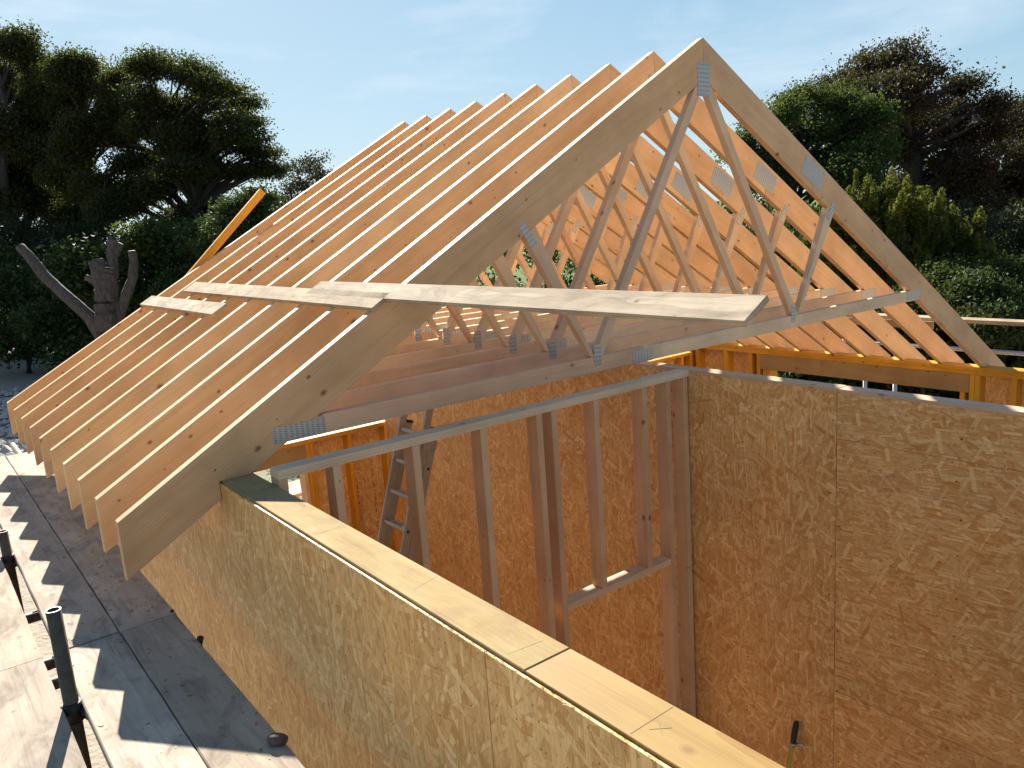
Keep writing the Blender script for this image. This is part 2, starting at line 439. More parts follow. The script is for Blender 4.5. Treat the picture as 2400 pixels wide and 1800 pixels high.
def tubes(name, lst, mat, parent=None, seg=8, cap=True, smooth=True, world_parent=False):
    V, Fc = [], []
    off = Vector((0, 0, 0))
    inv = parent_inv(parent) if parent is not None else Matrix.Identity(4)
    for path, rad in lst:
        v, f = tube_arrays(path, rad, seg, cap)
        b = len(V); V += [inv @ q for q in v]; Fc += [tuple(b + i for i in q) for q in f]
    me = bpy.data.meshes.new(name); me.from_pydata(V, [], Fc); me.update()
    if smooth:
        me.polygons.foreach_set('use_smooth', [len(p.vertices) == 4 for p in me.polygons])
    o = link(name, me, mat)
    if parent is not None: o.parent = parent
    return o
def text(name, s, size, mat, parent, mw, ext=0.0002):
    c = bpy.data.curves.new(name, 'FONT'); c.body = s; c.size = size; c.extrude = ext
    c.align_x = 'CENTER'; c.align_y = 'CENTER'
    tmp = bpy.data.objects.new(name, c); COL.objects.link(tmp)
    dg = bpy.context.evaluated_depsgraph_get()
    me = bpy.data.meshes.new_from_object(tmp.evaluated_get(dg))
    bpy.data.objects.remove(tmp)
    o = link(name, me, None); me.materials.clear(); me.materials.append(MAT[mat])
    put(o, parent, mw)
    return o

# ================================================================ setting
GZ = -3.3
def gz(x, y):
    d = math.hypot(x, y)
    h = GZ + 0.10 * math.sin(x * 0.31 + 1.3) * math.sin(y * 0.27)
    h += max(0, d - 30) * 0.012
    return h if d > 9 else GZ
def gz2(x, y):
    if abs(x) > 8 or abs(y) > 7: return gz(x, y) + 0
    return GZ
# one sheet: dense near the site, stretched to the horizon
def spaced(n, near, far):
    u = np.linspace(-1, 1, n)
    return np.sign(u) * (near * np.abs(u) + (far - near) * np.abs(u) ** 5)
gx, gy = spaced(121, 60, 1500), spaced(121, 60, 1500)
V = [(x, y, gz2(x, y)) for y in gy for x in gx]
Fc = [(j * 121 + i, j * 121 + i + 1, (j + 1) * 121 + i + 1, (j + 1) * 121 + i) for j in range(120) for i in range(120)]
me = bpy.data.meshes.new('ground'); me.from_pydata(V, [], Fc); me.update()
me.polygons.foreach_set('use_smooth', [True] * len(me.polygons))
tag(link('ground', me, 'ground'), kind='structure')

FLOOR = -3.1
tag(box('floor', (-3.2, -5.2, FLOOR - 0.15), (4.3, 3.75, FLOOR), 'floor', bev=0), kind='structure')

# ================================================================ roof trusses
H, TP, DV = 2.0219, 0.5736, 0.2459
TQ, DQ = 0.5958, 0.2420
XT, XR = -3.6415, 4.70
XO, XI, XOSB = -3.218, -3.081, -3.229
ZB, ZC = 0.1044, 0.1949
TH = 0.047
RPZ = -0.716                                     # right wall plate
ORD = ['nearest', 'second', 'third', 'fourth', 'fifth', 'sixth', 'seventh', 'eighth', 'ninth', 'tenth']
def top_l(x): return H + TP * x
def top_r(x): return H - TQ * x
def plate(parent, y, c, ang, L, h):
    ax = Vector((math.cos(ang), 0, math.sin(ang)))
    a = Vector((c[0], y, c[1]))
    return beam('nail_plate', a - ax * L / 2, a + ax * L / 2, 0.0016, h, 'nailplate', parent,
                (-math.sin(ang), 0, math.cos(ang)), 0)
for i in range(10):
    y = 0.4 * i
    rnd = random.Random(40 + i)
    if i == 0: lab = 'nearest roof truss, its shaded left rafter and nail plates facing the camera'
    elif i == 9: lab = 'farthest roof truss of the row, tenth from the camera'
    else: lab = ORD[i] + ' roof truss counted from the camera, standing on edge in the row'
    t = empty('roof_truss', (0, y, 0), lab, 'roof truss', 'roof trusses standing in a row on the walls')
    xs0 = -(H - DV) / TP
    r_l = slab('rafter', [(XT, top_l(XT)), (0, H), (0, H - DV), (xs0, 0), (XOSB - 0.002, 0), (XOSB - 0.002, top_l(XOSB - 0.002) - DV), (XT, top_l(XT) - DV)],
         y, TH, math.atan(TP), 'timber', t)
    xm = 1.195
    slab('rafter', [(0.0012, top_r(0.0012)), (xm - 0.001, top_r(xm - 0.001)), (xm - 0.001, top_r(xm - 0.001) - DQ), (0.0012, top_r(0.0012) - DQ)], y, TH, -math.atan(TQ), 'timber', t)
    xs1 = (H - DQ - RPZ) / TQ; xs2 = 4.322
    r_r = slab('rafter', [(xm + 0.001, top_r(xm + 0.001)), (XR, top_r(XR)), (XR, top_r(XR) - DQ), (xs2, top_r(xs2) - DQ), (xs2, RPZ), (xs1, RPZ), (xm + 0.001, top_r(xm + 0.001) - DQ)],
         y, TH, -math.atan(TQ), 'timber', t)
    # bottom chord in two lengths, scarfed under the rafters
    xl = lambda z: -(H - DV - z) / TP
    xr = lambda z: (H - DQ - z) / TQ
    e = 0.0008
    c_l = slab('bottom_chord', [(xl(ZC) + e, ZC), (-0.633, ZC), (-0.633, ZB), (xl(ZB) + e, ZB)], y, TH, 0, 'timber_chord', t)
    c_r = slab('bottom_chord', [(-0.630, ZC), (xr(ZC) - e, ZC), (xr(ZB) - e, ZB), (-0.630, ZB)], y, TH, 0, 'timber_chord', t)
    # webs: slight end clearance so no faces coincide
    za = ZC + 0.002
    HW = 0.041
    slab('web', [(-1.005 - HW + .012, za), (-1.005 + HW, za), (-0.003, 1.745), (-0.003, 1.774), (-0.085, H - DV - 0.085 * TP - .002)], y + 0.0005, TH - .001, math.atan2(1.55, 0.97), 'timber_web', t)
    slab('web', [(0.975 - HW, za), (0.975 + HW - .012, za), (0.085, H - DV - 0.085 * TQ + .002), (0.003, 1.774), (0.003, 1.745)], y + 0.0005, TH - .001, math.atan2(1.55, -0.95), 'timber_web', t)
    def zl(x): return H + TP * x - DV - .001
    def zr(x): return H - TQ * x - DQ - .001
    slab('web', [(-1.062, za), (-1.066 + .030, za), (-1.415, zl(-1.415)), (-1.497, zl(-1.497))], y + 0.0005, TH - .001, math.atan2(0.72, -0.42), 'timber_web', t)
    slab('web', [(1.010, za), (1.036, za), (1.475, zr(1.475)), (1.393, zr(1.393))], y + 0.0005, TH - .001, math.atan2(0.72, 0.42), 'timber_web', t)
    yp = y - 0.0010
    plate(r_l, yp, (-0.004, 1.774), math.pi / 2, 0.198, 0.115)
    plate(r_l, yp, (-1.474, 0.920), math.atan2(0.124, -0.081), 0.150, 0.046)
    plate(r_r, yp, (1.431, 0.918), math.atan2(0.12, 0.095), 0.148, 0.046)
    plate(r_r, yp, (1.197, 1.195), -math.atan(TQ), 0.272, 0.142)
    plate(c_l, yp, (-0.633, 0.141), 0, 0.172, 0.076)
    plate(c_l, yp, (-1.010, 0.206), math.pi / 2, 0.124, 0.057)
    plate(c_r, yp, (0.952, 0.208), math.pi / 2, 0.120, 0.052)
    plate(c_l, yp, (-2.853, 0.143), 0, 0.249, 0.074)
    plate(c_r, yp, (2.732, 0.155), 0, 0.246, 0.075)

# ================================================================ walls
def panel(name, lo, hi, mat, parent, nrm='X', strand='Z', bev=0.0008):
    """OSB sheet; local X follows the strands, local Y is the thickness."""
    lo, hi = Vector(lo), Vector(hi); c = (lo + hi) / 2; s = hi - lo
    ax = {'X': Vector((1, 0, 0)), 'Y': Vector((0, 1, 0)), 'Z': Vector((0, 0, 1))}
    x = ax[strand]; th = ax[nrm]; z = x.cross(th)
    L = abs(s.dot(x)); T = abs(s.dot(th)); W = abs(s.dot(z))
    bm = bmesh.new()
    bmesh.ops.create_cube(bm, size=1, matrix=Matrix.Diagonal((L, T, W, 1)))
    bevelled(bm, bev)
    me = bpy.data.meshes.new(name); bm.to_mesh(me); bm.free()
    m = Matrix((x, th, z)).transposed().to_4x4(); m.translation = c
    return put(link(name, me, mat), parent, m)

# ---- left external wall (the trusses sit on it)
w = empty('external_wall', (XO, 0, FLOOR), 'long timber-framed wall in the foreground, boarded outside, bright plate along its top', 'wall')
box('top_plate', (XO, -2.0485, -0.038), (XI, 3.74, 0.0), 'timber_old', w, along='Y')
box('top_plate', (XO, -5.0, -0.038), (XI, -2.0515, -0.0012), 'timber_plate', w, along='Y')
box('head_binder', (XO + .001, -5.0, -0.078), (XI - .001, 3.74, -0.0395), 'timber_stud', w, along='Y')
for k in range(15):
    yy = 3.70 - 0.6 * k
    box('stud', (XO + .002, yy - .019, FLOOR + .04), (XI - .002, yy + .019, -0.0795), 'timber_stud', w, along='Z')
box('sole_plate', (XO, -5.0, FLOOR), (XI, 3.74, FLOOR + .038), 'timber_stud', w, along='Y')
for a, b in ((-4.306, -1.9115), (-1.9085, 0.4885), (0.4915, 2.8885), (2.8915, 3.74)):
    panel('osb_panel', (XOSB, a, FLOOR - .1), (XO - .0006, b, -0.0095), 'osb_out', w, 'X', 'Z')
# ragged sawn edge of the boards
V, Fc = [], []
rr = random.Random(5)
for k in range(1500):
    yy = rr.uniform(-4.3, 3.0); l = rr.uniform(.003, .016)
    x0 = XOSB + rr.uniform(-.0016, .006); zz = -0.0095 + rr.uniform(-.003, .0015)
    b = len(V)
    d = Vector((rr.uniform(-.003, .002), l, rr.uniform(-.003, .003)))
    p0 = Vector((x0, yy, zz)); wv = Vector((rr.uniform(.0006, .002), 0, rr.uniform(-.0006, .001)))
    V += [p0, p0 + d, p0 + d + wv, p0 + wv]; Fc.append((b, b + 1, b + 2, b + 3))
me = bpy.data.meshes.new('splinters'); me.from_pydata([parent_inv(w) @ v for v in V], [], Fc)
o = link('splinters', me, 'timber_plate'); o.parent = w; o['kind'] = 'stuff'
# pencilled setting-out lines
def stroke(a, b, z=0.0, wd=0.0007, mat='pencil', par=w):
    return beam('pencil_mark', (a[0], a[1], z), (b[0], b[1], z), wd, 0.0006, mat, par, (0, 0, 1), 0)
stroke((-3.205, -1.97), (-3.105, -1.98), .0001)
stroke((-3.212, -2.37), (-3.086, -2.368), -.0009)
stroke((-3.175, -2.386), (-3.140, -2.412), -.0009); stroke((-3.170, -2.414), (-3.146, -2.384), -.0009)
stroke((-3.18, -1.51), (-3.09, -1.485), .0001); stroke((-3.2, -0.9), (-3.09, -0.895), .0001)
# ---- inner boarded wall
IX = -0.535
w = empty('boarded_wall', (IX, 0, FLOOR), 'tall inner wall clad in orange-brown strand board facing the camera', 'wall')
box('top_plate', (IX + .0030, -1.2195, 0.026), (IX + .095, 3.60, 0.064), 'timber_chord', w, along='Y')
box('top_plate', (IX + .0030, -5.0, 0.025), (IX + .095, -1.2225, 0.0625), 'timber_chord', w, along='Y')
box('stud', (IX + .013, -0.25, FLOOR), (IX + .095, -0.21, 0.0255), 'timber_stud', w, along='Z')
for yy in (-1.22, -1.82, -2.42, -3.02, -3.62, -4.2, 0.4, 1.0, 1.6, 2.2, 2.8, 3.4):
    box('stud', (IX + .013, yy - .019, FLOOR), (IX + .094, yy + .019, 0.0245), 'timber_stud', w, along='Z')
zt = 0.048
for a, b, st, z0, z1 in ((-0.1855, 0.9985, 'Z', FLOOR, zt), (1.0015, 2.1985, 'Z', FLOOR, zt), (2.2015, 3.60, 'Z', FLOOR, zt),
                 (-1.2195, -0.1885, 'Z', FLOOR, zt),
                 (-3.62, -1.2225, 'Y', -0.1955, zt - .004), (-3.62, -1.2225, 'Y', -0.4045, -0.1970), (-3.62, -1.2225, 'Y', -1.6035, -0.4060), (-3.62, -1.2225, 'Y', FLOOR, -1.6065),
                 (-5.0, -3.623, 'Z', FLOOR, zt)):
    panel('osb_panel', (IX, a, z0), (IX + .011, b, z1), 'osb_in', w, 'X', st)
# nail heads on the sheets
V = []
rr = random.Random(9)
lst = []
for yy in (-0.66, -1.19, -1.25, -1.82, -2.42):
    for k in range(14):
        zz = -0.1 - k * 0.19 + rr.uniform(-.03, .03); y2 = yy + rr.uniform(-.012, .012)
        lst.append(([(IX - .0008, y2, zz), (IX + .002, y2, zz)], [.0042, .0042]))
o = tubes('nail_heads', lst, 'ink', w, 8); o['kind'] = 'stuff'

# ---- stud partition
PY0, PY1 = -0.276, -0.187
w = empty('stud_partition', (-1.8, -0.23, FLOOR), 'open stud partition with a door opening, between the foreground wall and the boarded wall', 'partition')
box('top_plate', (XI + .004, PY0, 0.026), (IX - .0015, PY1, 0.064), 'timber_chord', w)
for x0, z0 in ((-3.077, None), (-2.838, None), (-2.446, None), (-2.068, None), (-1.715, None), (-1.615, None), (-1.318, 1), (-0.940, 1), (-0.742, None), (-0.590, None)):
    lo = FLOOR if z0 is None else -1.0635
    jit = random.uniform(-.002, .002)
    box('stud', (x0, PY0 + .001 + jit, lo), (x0 + .038, PY1 - .001 + jit, 0.0255), 'timber_stud', w, along='Z')
box('door_head', (-1.5765, PY0, -1.101), (-0.7425, PY1, -1.064), 'timber_stud', w)
for a, b in ((-3.039, -2.838), (-2.8, -2.446), (-2.408, -2.068), (-2.03, -1.715)):
    box('sole_plate', (a + .0005, PY0, FLOOR), (b - .0005, PY1, FLOOR + .038), 'timber_stud', w)

# ---- right external wall, yellow treated framing
RX0, RX1 = 4.165, 4.305
w = empty('external_wall', (RX0, 1, FLOOR), 'yellow treated timber wall under the right-hand rafters with a long lintel over a window opening', 'wall')
box('top_plate', (RX0, 0.0, RPZ - .042), (RX1, 3.742, RPZ), 'yellow', w, along='Y')
box('top_plate', (RX0, -4.0, RPZ - .042), (RX1, -0.002, RPZ - .0012), 'yellow', w, along='Y')
box('head_plate', (RX0 + .001, -4.0, RPZ - .082), (RX1 - .001, 3.742, RPZ - .0432), 'yellow', w, along='Y')
lin = box('lintel', (RX0 - .004, 0.122, -0.984), (RX1 - .002, 2.572, RPZ - .0838), 'lintel', w, along='Y')
for yy in (3.69, 3.56, 3.10, 2.72):
    box('stud', (RX0 + .001, yy - .0235, FLOOR), (RX1 - .001, yy + .0235, RPZ - .0835), 'yellow', w, along='Z')
for yy, z1 in ((2.598, RPZ - .0835), (2.505, -0.9855), (2.452, -0.9855), (0.183, -0.9855), (0.095, RPZ - .0835), (0.045, RPZ - .0835), (-0.285, RPZ - .0835), (-0.70, RPZ - .0835), (-1.1, RPZ - .0835), (-1.5, RPZ - .0835), (-2.1, RPZ - .0835), (-2.7, RPZ - .0835)):
    box('stud', (RX0 + .001, yy - .0235, FLOOR), (RX1 - .001, yy + .0235, z1), 'yellow', w, along='Z')
box('window_sill', (RX0 + .001, 0.208, -2.10), (RX1 - .001, 2.427, -2.055), 'yellow', w, along='Y')
for a, b, z0, z1 in ((2.43, 3.74, FLOOR, RPZ - .003), (-1.1, 0.157, FLOOR, RPZ - .003), (-4, -1.103, FLOOR, RPZ - .003), (0.16, 2.427, FLOOR, -2.10), (0.16, 2.427, -0.98, RPZ - .003)):
    panel('osb_panel', (RX1 + .0005, a, z0), (RX1 + .0115, b, z1), 'osb_in', w, 'X', 'Z')
# faint stamped marks on the lintel: they stand upside down
ml = Matrix(((0, 0, -1), (-1, 0, 0), (0, 1, 0))).to_4x4()
rot180 = Matrix.Rotation(math.pi, 4, 'Z')
def stamp(s, size, y, z, mat):
    m = ml @ rot180; m.translation = Vector((RX0 - .0046, y, z))
    return text('stamp', s, size, mat, lin, m)
stamp('CE', 0.042, 1.722, -0.832, 'ink_brown')

# ---- far gable wall, yellow treated framing
FY0, FY1, FZ = 3.62, 3.74, -0.855
w = empty('gable_wall', (-1, FY0, FLOOR), 'low yellow treated end wall beyond the ladder, strand board behind its studs', 'wall')
box('top_plate', (XI + .003, FY0, FZ - .040), (RX0 - .003, FY1, FZ), 'yellow', w)
box('lintel', (-2.95, FY0 - .003, -1.046), (-1.379, FY1 - .002, FZ - .0415), 'lintel', w)
for x in (-3.05, -1.357, -1.316, -0.923, -0.525, -0.45, -0.05, 0.35, 0.75, 1.15, 1.55, 1.95, 2.35, 2.75, 3.15, 3.55, 3.95, 4.13):
    box('stud', (x - .0195, FY0 + .001, FLOOR), (x + .0195, FY1 - .001, FZ - .0415), 'yellow', w, along='Z')
box('stud', (-1.418, FY0 + .002, FLOOR), (-1.380, FY1 - .002, -1.0475), 'timber_stud', w, along='Z')
box('stud', (-2.99, FY0 + .002, FLOOR), (-2.952, FY1 - .002, FZ - .0415), 'timber_stud', w, along='Z')
box('noggin', (-0.505, FY0 + .001, -1.02), (-0.4700, FY1 - .001, -0.975), 'yellow', w)
pans = []
for a, b, z0, z1 in ((-1.418, -0.2215, FLOOR, FZ - .002), (-0.2185, 0.9785, FLOOR, FZ - .002), (0.9815, 2.1785, FLOOR, FZ - .002), (2.1815, 3.3785, FLOOR, FZ - .002), (3.3815, 4.30, FLOOR, FZ - .002), (-3.215, -2.99, FLOOR, FZ - .002), (-2.987, -1.421, FLOOR, -2.2)):
    pans.append(panel('osb_panel', (a, FY1 + .0005, z0), (b, FY1 + .0115, z1), 'osb_in', w, 'Y', 'Z'))
# black stencilled print running down the sheet between the studs
mt = Matrix(((0, 1, 0), (0, 0, -1), (-1, 0, 0))).to_4x4()
def stencil(s, size, x, z):
    m = mt.copy(); m.translation = Vector((x, FY1 + .0002, z))
    return text('print', s, size, 'ink', pans[0], m, 0.0002)
stencil('OSB 3', 0.085, -0.868, -1.56)
rr = random.Random(31)
def scribble(x, z0, z1, wd):
    V, Fc = [], []
    z = z0
    while z > z1:
        h = rr.uniform(.012, .024)
        if rr.random() < .85:
            for q in range(rr.randint(1, 2)):
                a = x + rr.uniform(-wd / 2, wd * .1); b_ = a + rr.uniform(.35, .6) * wd
                zz = z - q * h * .55
                b = len(V)
                yy = FY1 - .0003
                V += [(a, yy, zz), (b_, yy, zz), (b_, yy, zz - h * .4), (a, yy, zz - h * .4)]; Fc.append((b, b + 1, b + 2, b + 3))
        z -= h * 1.15
    me = bpy.data.meshes.new('print'); me.from_pydata([parent_inv(pans[0]) @ Vector(v) for v in V], [], Fc)
    o = link('print', me, 'ink'); o.parent = pans[0]
scribble(-0.868, -0.93, -1.40, .030); scribble(-0.868, -1.70, -2.3, .036); scribble(-0.66, -1.10, -2.2, .026)

# ================================================================ loose boards on the roof
tl = math.atan(TP)
nrm = Vector((-math.sin(tl), 0, math.cos(tl)))
def roof_board(label, xa, xb, y0, y1, t=0.021, twist=0.0):
    """Board lying across the left rafters: xa/xb are its lower and upper top edges in X."""
    c0 = Vector(((xa + xb) / 2, y0, 0)); c1 = Vector(((xa + xb) / 2 + twist, y1, 0))
    wd = abs(xb - xa) / math.cos(tl)
    p = []
    for c in (c0, c1):
        # xa/xb were measured on the top face
        q = Vector((c.x, c.y, 0)); d0 = H * math.cos(tl)
        z = (d0 + t + 0.0015 + math.sin(tl) * q.x) / math.cos(tl)
        p.append(Vector((q.x, q.y, z)) - nrm * t / 2)
    o = beam('loose_board', p[0], p[1], wd, t, 'pale_board', None, nrm, 0.002)
    return tag(o, label, 'board', 'pale boards lying across the rafters')
roof_board('long pale board across the nearest rafters, jutting out towards the camera', -2.380, -2.274, 0.87, -2.035, twist=-.004)
roof_board('pale board across the middle rafters, butting the long jutting board', -2.427, -2.322, 3.04, -0.02, twist=-.018)
roof_board('short pale board across the farthest left rafters, lowest of the three', -2.606, -2.502, 3.66, 1.828)

tag(beam('brace_batten', (-2.95, 3.70, 0.00), (-1.448, 3.70, 1.417), 0.038, 0.062, 'yellow', None, (-0.68, 0, 0.73)),
    'yellow batten leaning behind the far rafters, its sawn end against the trees', 'batten')

# ================================================================ scaffold, left
DZ = -0.535
def hollow(name, p0, p1, r, mat, parent, wall=0.004, seg=20):
    """Open-ended steel tube with a real bore."""
    p0, p1 = Vector(p0), Vector(p1); d = (p1 - p0).normalized()
    a = d.orthogonal().normalized(); b = d.cross(a)
    V, Fc = [], []
    rings = [(p0, r - wall), (p0, r), (p1, r), (p1, r - wall), (p1 - d * 0.25, r - wall)]
    for p, rad in rings:
        for k in range(seg):
            t = 2 * math.pi * k / seg; V.append(p + (a * math.cos(t) + b * math.sin(t)) * rad)
    for i in range(len(rings) - 1):
        for k in range(seg):
            k2 = (k + 1) % seg; Fc.append((i * seg + k, i * seg + k2, (i + 1) * seg + k2, (i + 1) * seg + k))
    inv = parent_inv(parent)
    me = bpy.data.meshes.new(name); me.from_pydata([inv @ v for v in V], [], Fc); me.update()
    me.materials.append(MAT[mat]); me.materials.append(MAT['tube_rim'])
    me.polygons.foreach_set('material_index', [1 if 2 * seg <= i < 3 * seg else 0 for i in range(len(Fc))])
    me.polygons.foreach_set('use_smooth', [not (2 * seg <= i < 3 * seg) for i in range(len(Fc))])
    bm = bmesh.new(); bm.from_mesh(me); bmesh.ops.recalc_face_normals(bm, faces=bm.faces); bm.to_mesh(me); bm.free()
    o = bpy.data.objects.new(name, me); COL.objects.link(o); o.parent = parent
    return o
def coupler(parent, c, side):
    c = Vector(c)
    o = tubes('coupler', [([c + Vector((0, 0, -.035)), c + Vector((0, 0, .035))], [.033, .033]),
                          ([c + Vector((side * .02, -.03, 0)), c + Vector((side * .055, -.03, 0))], [.014, .014]),
                          ([c + Vector((side * .02, .028, .012)), c + Vector((side * .060, .028, .012))], [.011, .011]),
                          ([c + Vector((side * .048, -.030, -.022)), c + Vector((side * .048, .030, -.022))], [.020, .020])], 'clamp', parent, 14)
    return o
sc = empty('scaffold', (-3.945, 0, GZ), 'tubular steel scaffold carrying the weathered deck on the left', 'scaffold')
SX = -3.943
for yy, top in ((-0.39, -0.185), (1.43, -0.398), (-2.6, -0.2), (3.4, -0.45)):
    hollow('standard', (SX, yy, GZ - .05), (SX, yy, top), 0.02415, 'tube_paint', sc)
    coupler(sc, (SX, yy, DZ - .030), 1)
for x in (SX - .055, -3.55):
    tubes('ledger', [([(x, -5, DZ - .125), (x, 5, DZ - .125)], [.02415, .02415])], 'tube_paint', sc, 14)
for yy in (0.67, 0.135, -0.05, -0.83, -2.2, 2.1, 3.7):
    tubes('transom', [([(-4.75, yy, DZ - .071), (-3.49, yy, DZ - .071)], [.02415, .02415])], 'tube_paint', sc, 14)
BT = 0.038
def sboard(x0, x1, y0, y1, label, dz=0.0):
    # plank with worn, slightly dipping top
    n = 26
    bm = bmesh.new()
    rr = random.Random(hash((round(x0, 2), round(y0, 2))) & 0xffff)
    prof = []
    cx = (x0 + x1) / 2; hw = (x1 - x0) / 2; cy = (y0 + y1) / 2
    rows = []
    for k in range(n + 1):
        yy = y0 + (y1 - y0) * k / n - cy
        e0, e1 = rr.uniform(-.0012, .0012), rr.uniform(-.0012, .0012)
        zz = rr.uniform(-.0006, .0006)
        rows.append([bm.verts.new((yy, q[0], q[1])) for q in ((-hw + e0, -BT / 2), (-hw + e0, BT / 2 - .004 + zz), (-hw + .004 + e0, BT / 2 + zz), (hw - .004 + e1, BT / 2 + zz), (hw + e1, BT / 2 - .004 + zz), (hw + e1, -BT / 2))])
    for a, b in zip(rows, rows[1:]):
        for k in range(6): bm.faces.new((a[k], a[(k + 1) % 6], b[(k + 1) % 6], b[k]))
    bm.faces.new(rows[0]); bm.faces.new(list(reversed(rows[-1])))
    bmesh.ops.recalc_face_normals(bm, faces=bm.faces)
    me = bpy.data.meshes.new('scaffold_board'); bm.to_mesh(me); bm.free()
    m = frame((0, 1, 0), (0, 0, 1)); m.translation = Vector((cx, cy, DZ - BT / 2 + dz))
    o = link('scaffold_board', me, 'scaffold_board', m)
    return tag(o, label, 'scaffold board', 'scaffold boards of the deck')
sboard(-3.6895, -3.468, 0.057, 3.965, 'far scaffold board nearest the wall, shaded by the rafter tails')
sboard(-3.6890, -3.472, -3.85, 0.0525, 'near scaffold board next to the wall, half in rafter shadow')
sboard(-3.914, -3.6935, 0.0660, 3.99, 'far scaffold board with sawtooth rafter shadows, right of the first steel tube')
sboard(-3.913, -3.6930, -3.85, 0.0480, 'near scaffold board in the middle of the deck, right of the upright steel tube')
sboard(-4.192, -3.971, 0.0580, 3.97, 'far scaffold board left of the open gap, sunlit')
sboard(-4.192, -3.971, -3.85, 0.0530, 'near scaffold board left of the open gap, sunlit, at the corner of the picture')
sboard(-4.418, -4.197, 0.0580, 3.97, 'outer far scaffold board, beyond the sunlit one on the left')
sboard(-4.418, -4.197, -3.85, 0.0530, 'outer near scaffold board under the camera')

# dark cap and small fixings lying on the deck edge
def lathe_obj(name, prof, seg, mat, mw, parent=None):
    V, Fc = [], []
    for r, z in prof:
        for k in range(seg):
            t = 2 * math.pi * k / seg; V.append((r * math.cos(t), r * math.sin(t), z))
    for i in range(len(prof) - 1):
        for k in range(seg):
            k2 = (k + 1) % seg; Fc.append((i * seg + k, i * seg + k2, (i + 1) * seg + k2, (i + 1) * seg + k))
    Fc.append(tuple(range((len(prof) - 1) * seg, len(prof) * seg)))
    me = bpy.data.meshes.new(name); me.from_pydata(V, [], Fc); me.update()
    me.polygons.foreach_set('use_smooth', [True] * len(Fc))
    o = link(name, me, mat)
    if parent is None: o.matrix_world = mw
    else: put(o, parent, mw)
    return o
t = empty('tube_cap', (-3.492, -1.115, DZ), 'dark brown rounded cap at the wall edge of the deck', 'cap')
m = Matrix.Translation((-3.492, -1.115, DZ + .002)) @ Matrix.Rotation(R_(24), 4, 'Y') @ Matrix.Rotation(R_(-14), 4, 'X')
lathe_obj('dome', [(.026, -.004), (.031, .006), (.032, .014), (.029, .021), (.020, .0255), (.008, .0268), (.001, .027)], 20, 'leather', m, t)
m2 = m @ Matrix.Translation((.012, .030, .004)) @ Matrix.Rotation(R_(-60), 4, 'X')
lathe_obj('nub', [(.013, -.016), (.013, .006), (.009, .010), (.001, .011)], 14, 'leather', m2, t)
m = Matrix.Translation((-3.464, -0.246, DZ - .008)) @ Matrix.Rotation(R_(20), 4, 'Y')
tag(lathe_obj('bolt_end', [(.013, -.02), (.013, .012), (.009, .016), (.001, .017)], 12, 'clamp', m), 'small black bolt end poking out beside the deck edge by the wall', 'bolt')
m = Matrix.Translation((-3.478, 0.082, DZ + .003)) @ Matrix.Rotation(R_(20), 4, 'X')
tag(lathe_obj('metal_clip', [(.008, -.003), (.008, .003), (.005, .005), (.001, .0055)], 8, 'clamp', m), 'small dark metal fixing at the joint of the deck boards by the wall', 'fixing')

# chips and sawdust left on the deck and on the wall plate
def chips(name, n, x0, x1, y0, y1, z, seed, mat, big=1.0):
    r = random.Random(seed); V, Fc = [], []
    for k in range(n):
        a = r.uniform(0, 6.28); l = r.uniform(.002, .009) * big; wd = l * r.uniform(.2, .6); h = r.uniform(.0006, .002)
        c = Vector((r.uniform(x0, x1), r.uniform(y0, y1), z)); u = Vector((math.cos(a), math.sin(a), 0)) * l; v = Vector((-math.sin(a), math.cos(a), 0)) * wd
        b = len(V)
        V += [c - u - v, c + u - v, c + u + v, c - u + v] + [q + Vector((0, 0, h)) for q in (c - u - v, c + u - v, c + u + v, c - u + v)]
        Fc += [tuple(b + i for i in f) for f in ((4, 5, 6, 7), (0, 1, 5, 4), (1, 2, 6, 5), (2, 3, 7, 6), (3, 0, 4, 7))]
    me = bpy.data.meshes.new(name); me.from_pydata(V, [], Fc); me.update()
    return link(name, me, mat)
tag(chips('wood_chips', 130, -3.68, -3.48, -2.2, 2.8, DZ + .0004, 21, 'timber_plate'), 'pale wood chips scattered on the deck boards by the wall', 'chips', None, 'stuff')
tag(chips('wood_chips', 60, -3.90, -3.70, -2.2, 2.0, DZ + .0004, 22, 'timber_plate'), 'pale wood chips scattered on the middle deck boards', 'chips', None, 'stuff')

# stones seen through the gap in the deck
def stones(name, n, area, smin, smax, seed, zf=lambda x, y: GZ):
    r = np.random.default_rng(seed)
    base = np.array([(0, 0, 1), (.94, 0, .1), (.29, .89, .0), (-.76, .55, .12), (-.76, -.55, 0), (.29, -.89, .1), (0, 0, -.8)])
    tri = np.array([(0, 1, 2), (0, 2, 3), (0, 3, 4), (0, 4, 5), (0, 5, 1), (6, 2, 1), (6, 3, 2), (6, 4, 3), (6, 5, 4), (6, 1, 5)])
    V, Fc = [], []
    for k in range(n):
        x, y = r.uniform(area[0], area[1]), r.uniform(area[2], area[3])
        s = r.uniform(smin, smax) * np.array([1, r.uniform(.6, 1), r.uniform(.4, .75)])
        a = r.uniform(0, 6.28); c, q = math.cos(a), math.sin(a)
        v = base * r.uniform(.8, 1.2, (7, 1)) * s
        v = np.stack([v[:, 0] * c - v[:, 1] * q + x, v[:, 0] * q + v[:, 1] * c + y, v[:, 2] + zf(x, y) + s[2] * .3], 1)
        Fc.append(tri + 7 * k); V.append(v)
    V = np.concatenate(V); Fc = np.concatenate(Fc)
    me = bpy.data.meshes.new(name); me.from_pydata(V.tolist(), [], Fc.tolist()); me.update()
    return link(name, me, 'stone')
tag(stones('gravel', 5200, (-5.4, -3.3, -3.2, 3.6), .012, .045, 2), 'grey gravel on the ground under the scaffold', 'gravel', None, 'stuff')
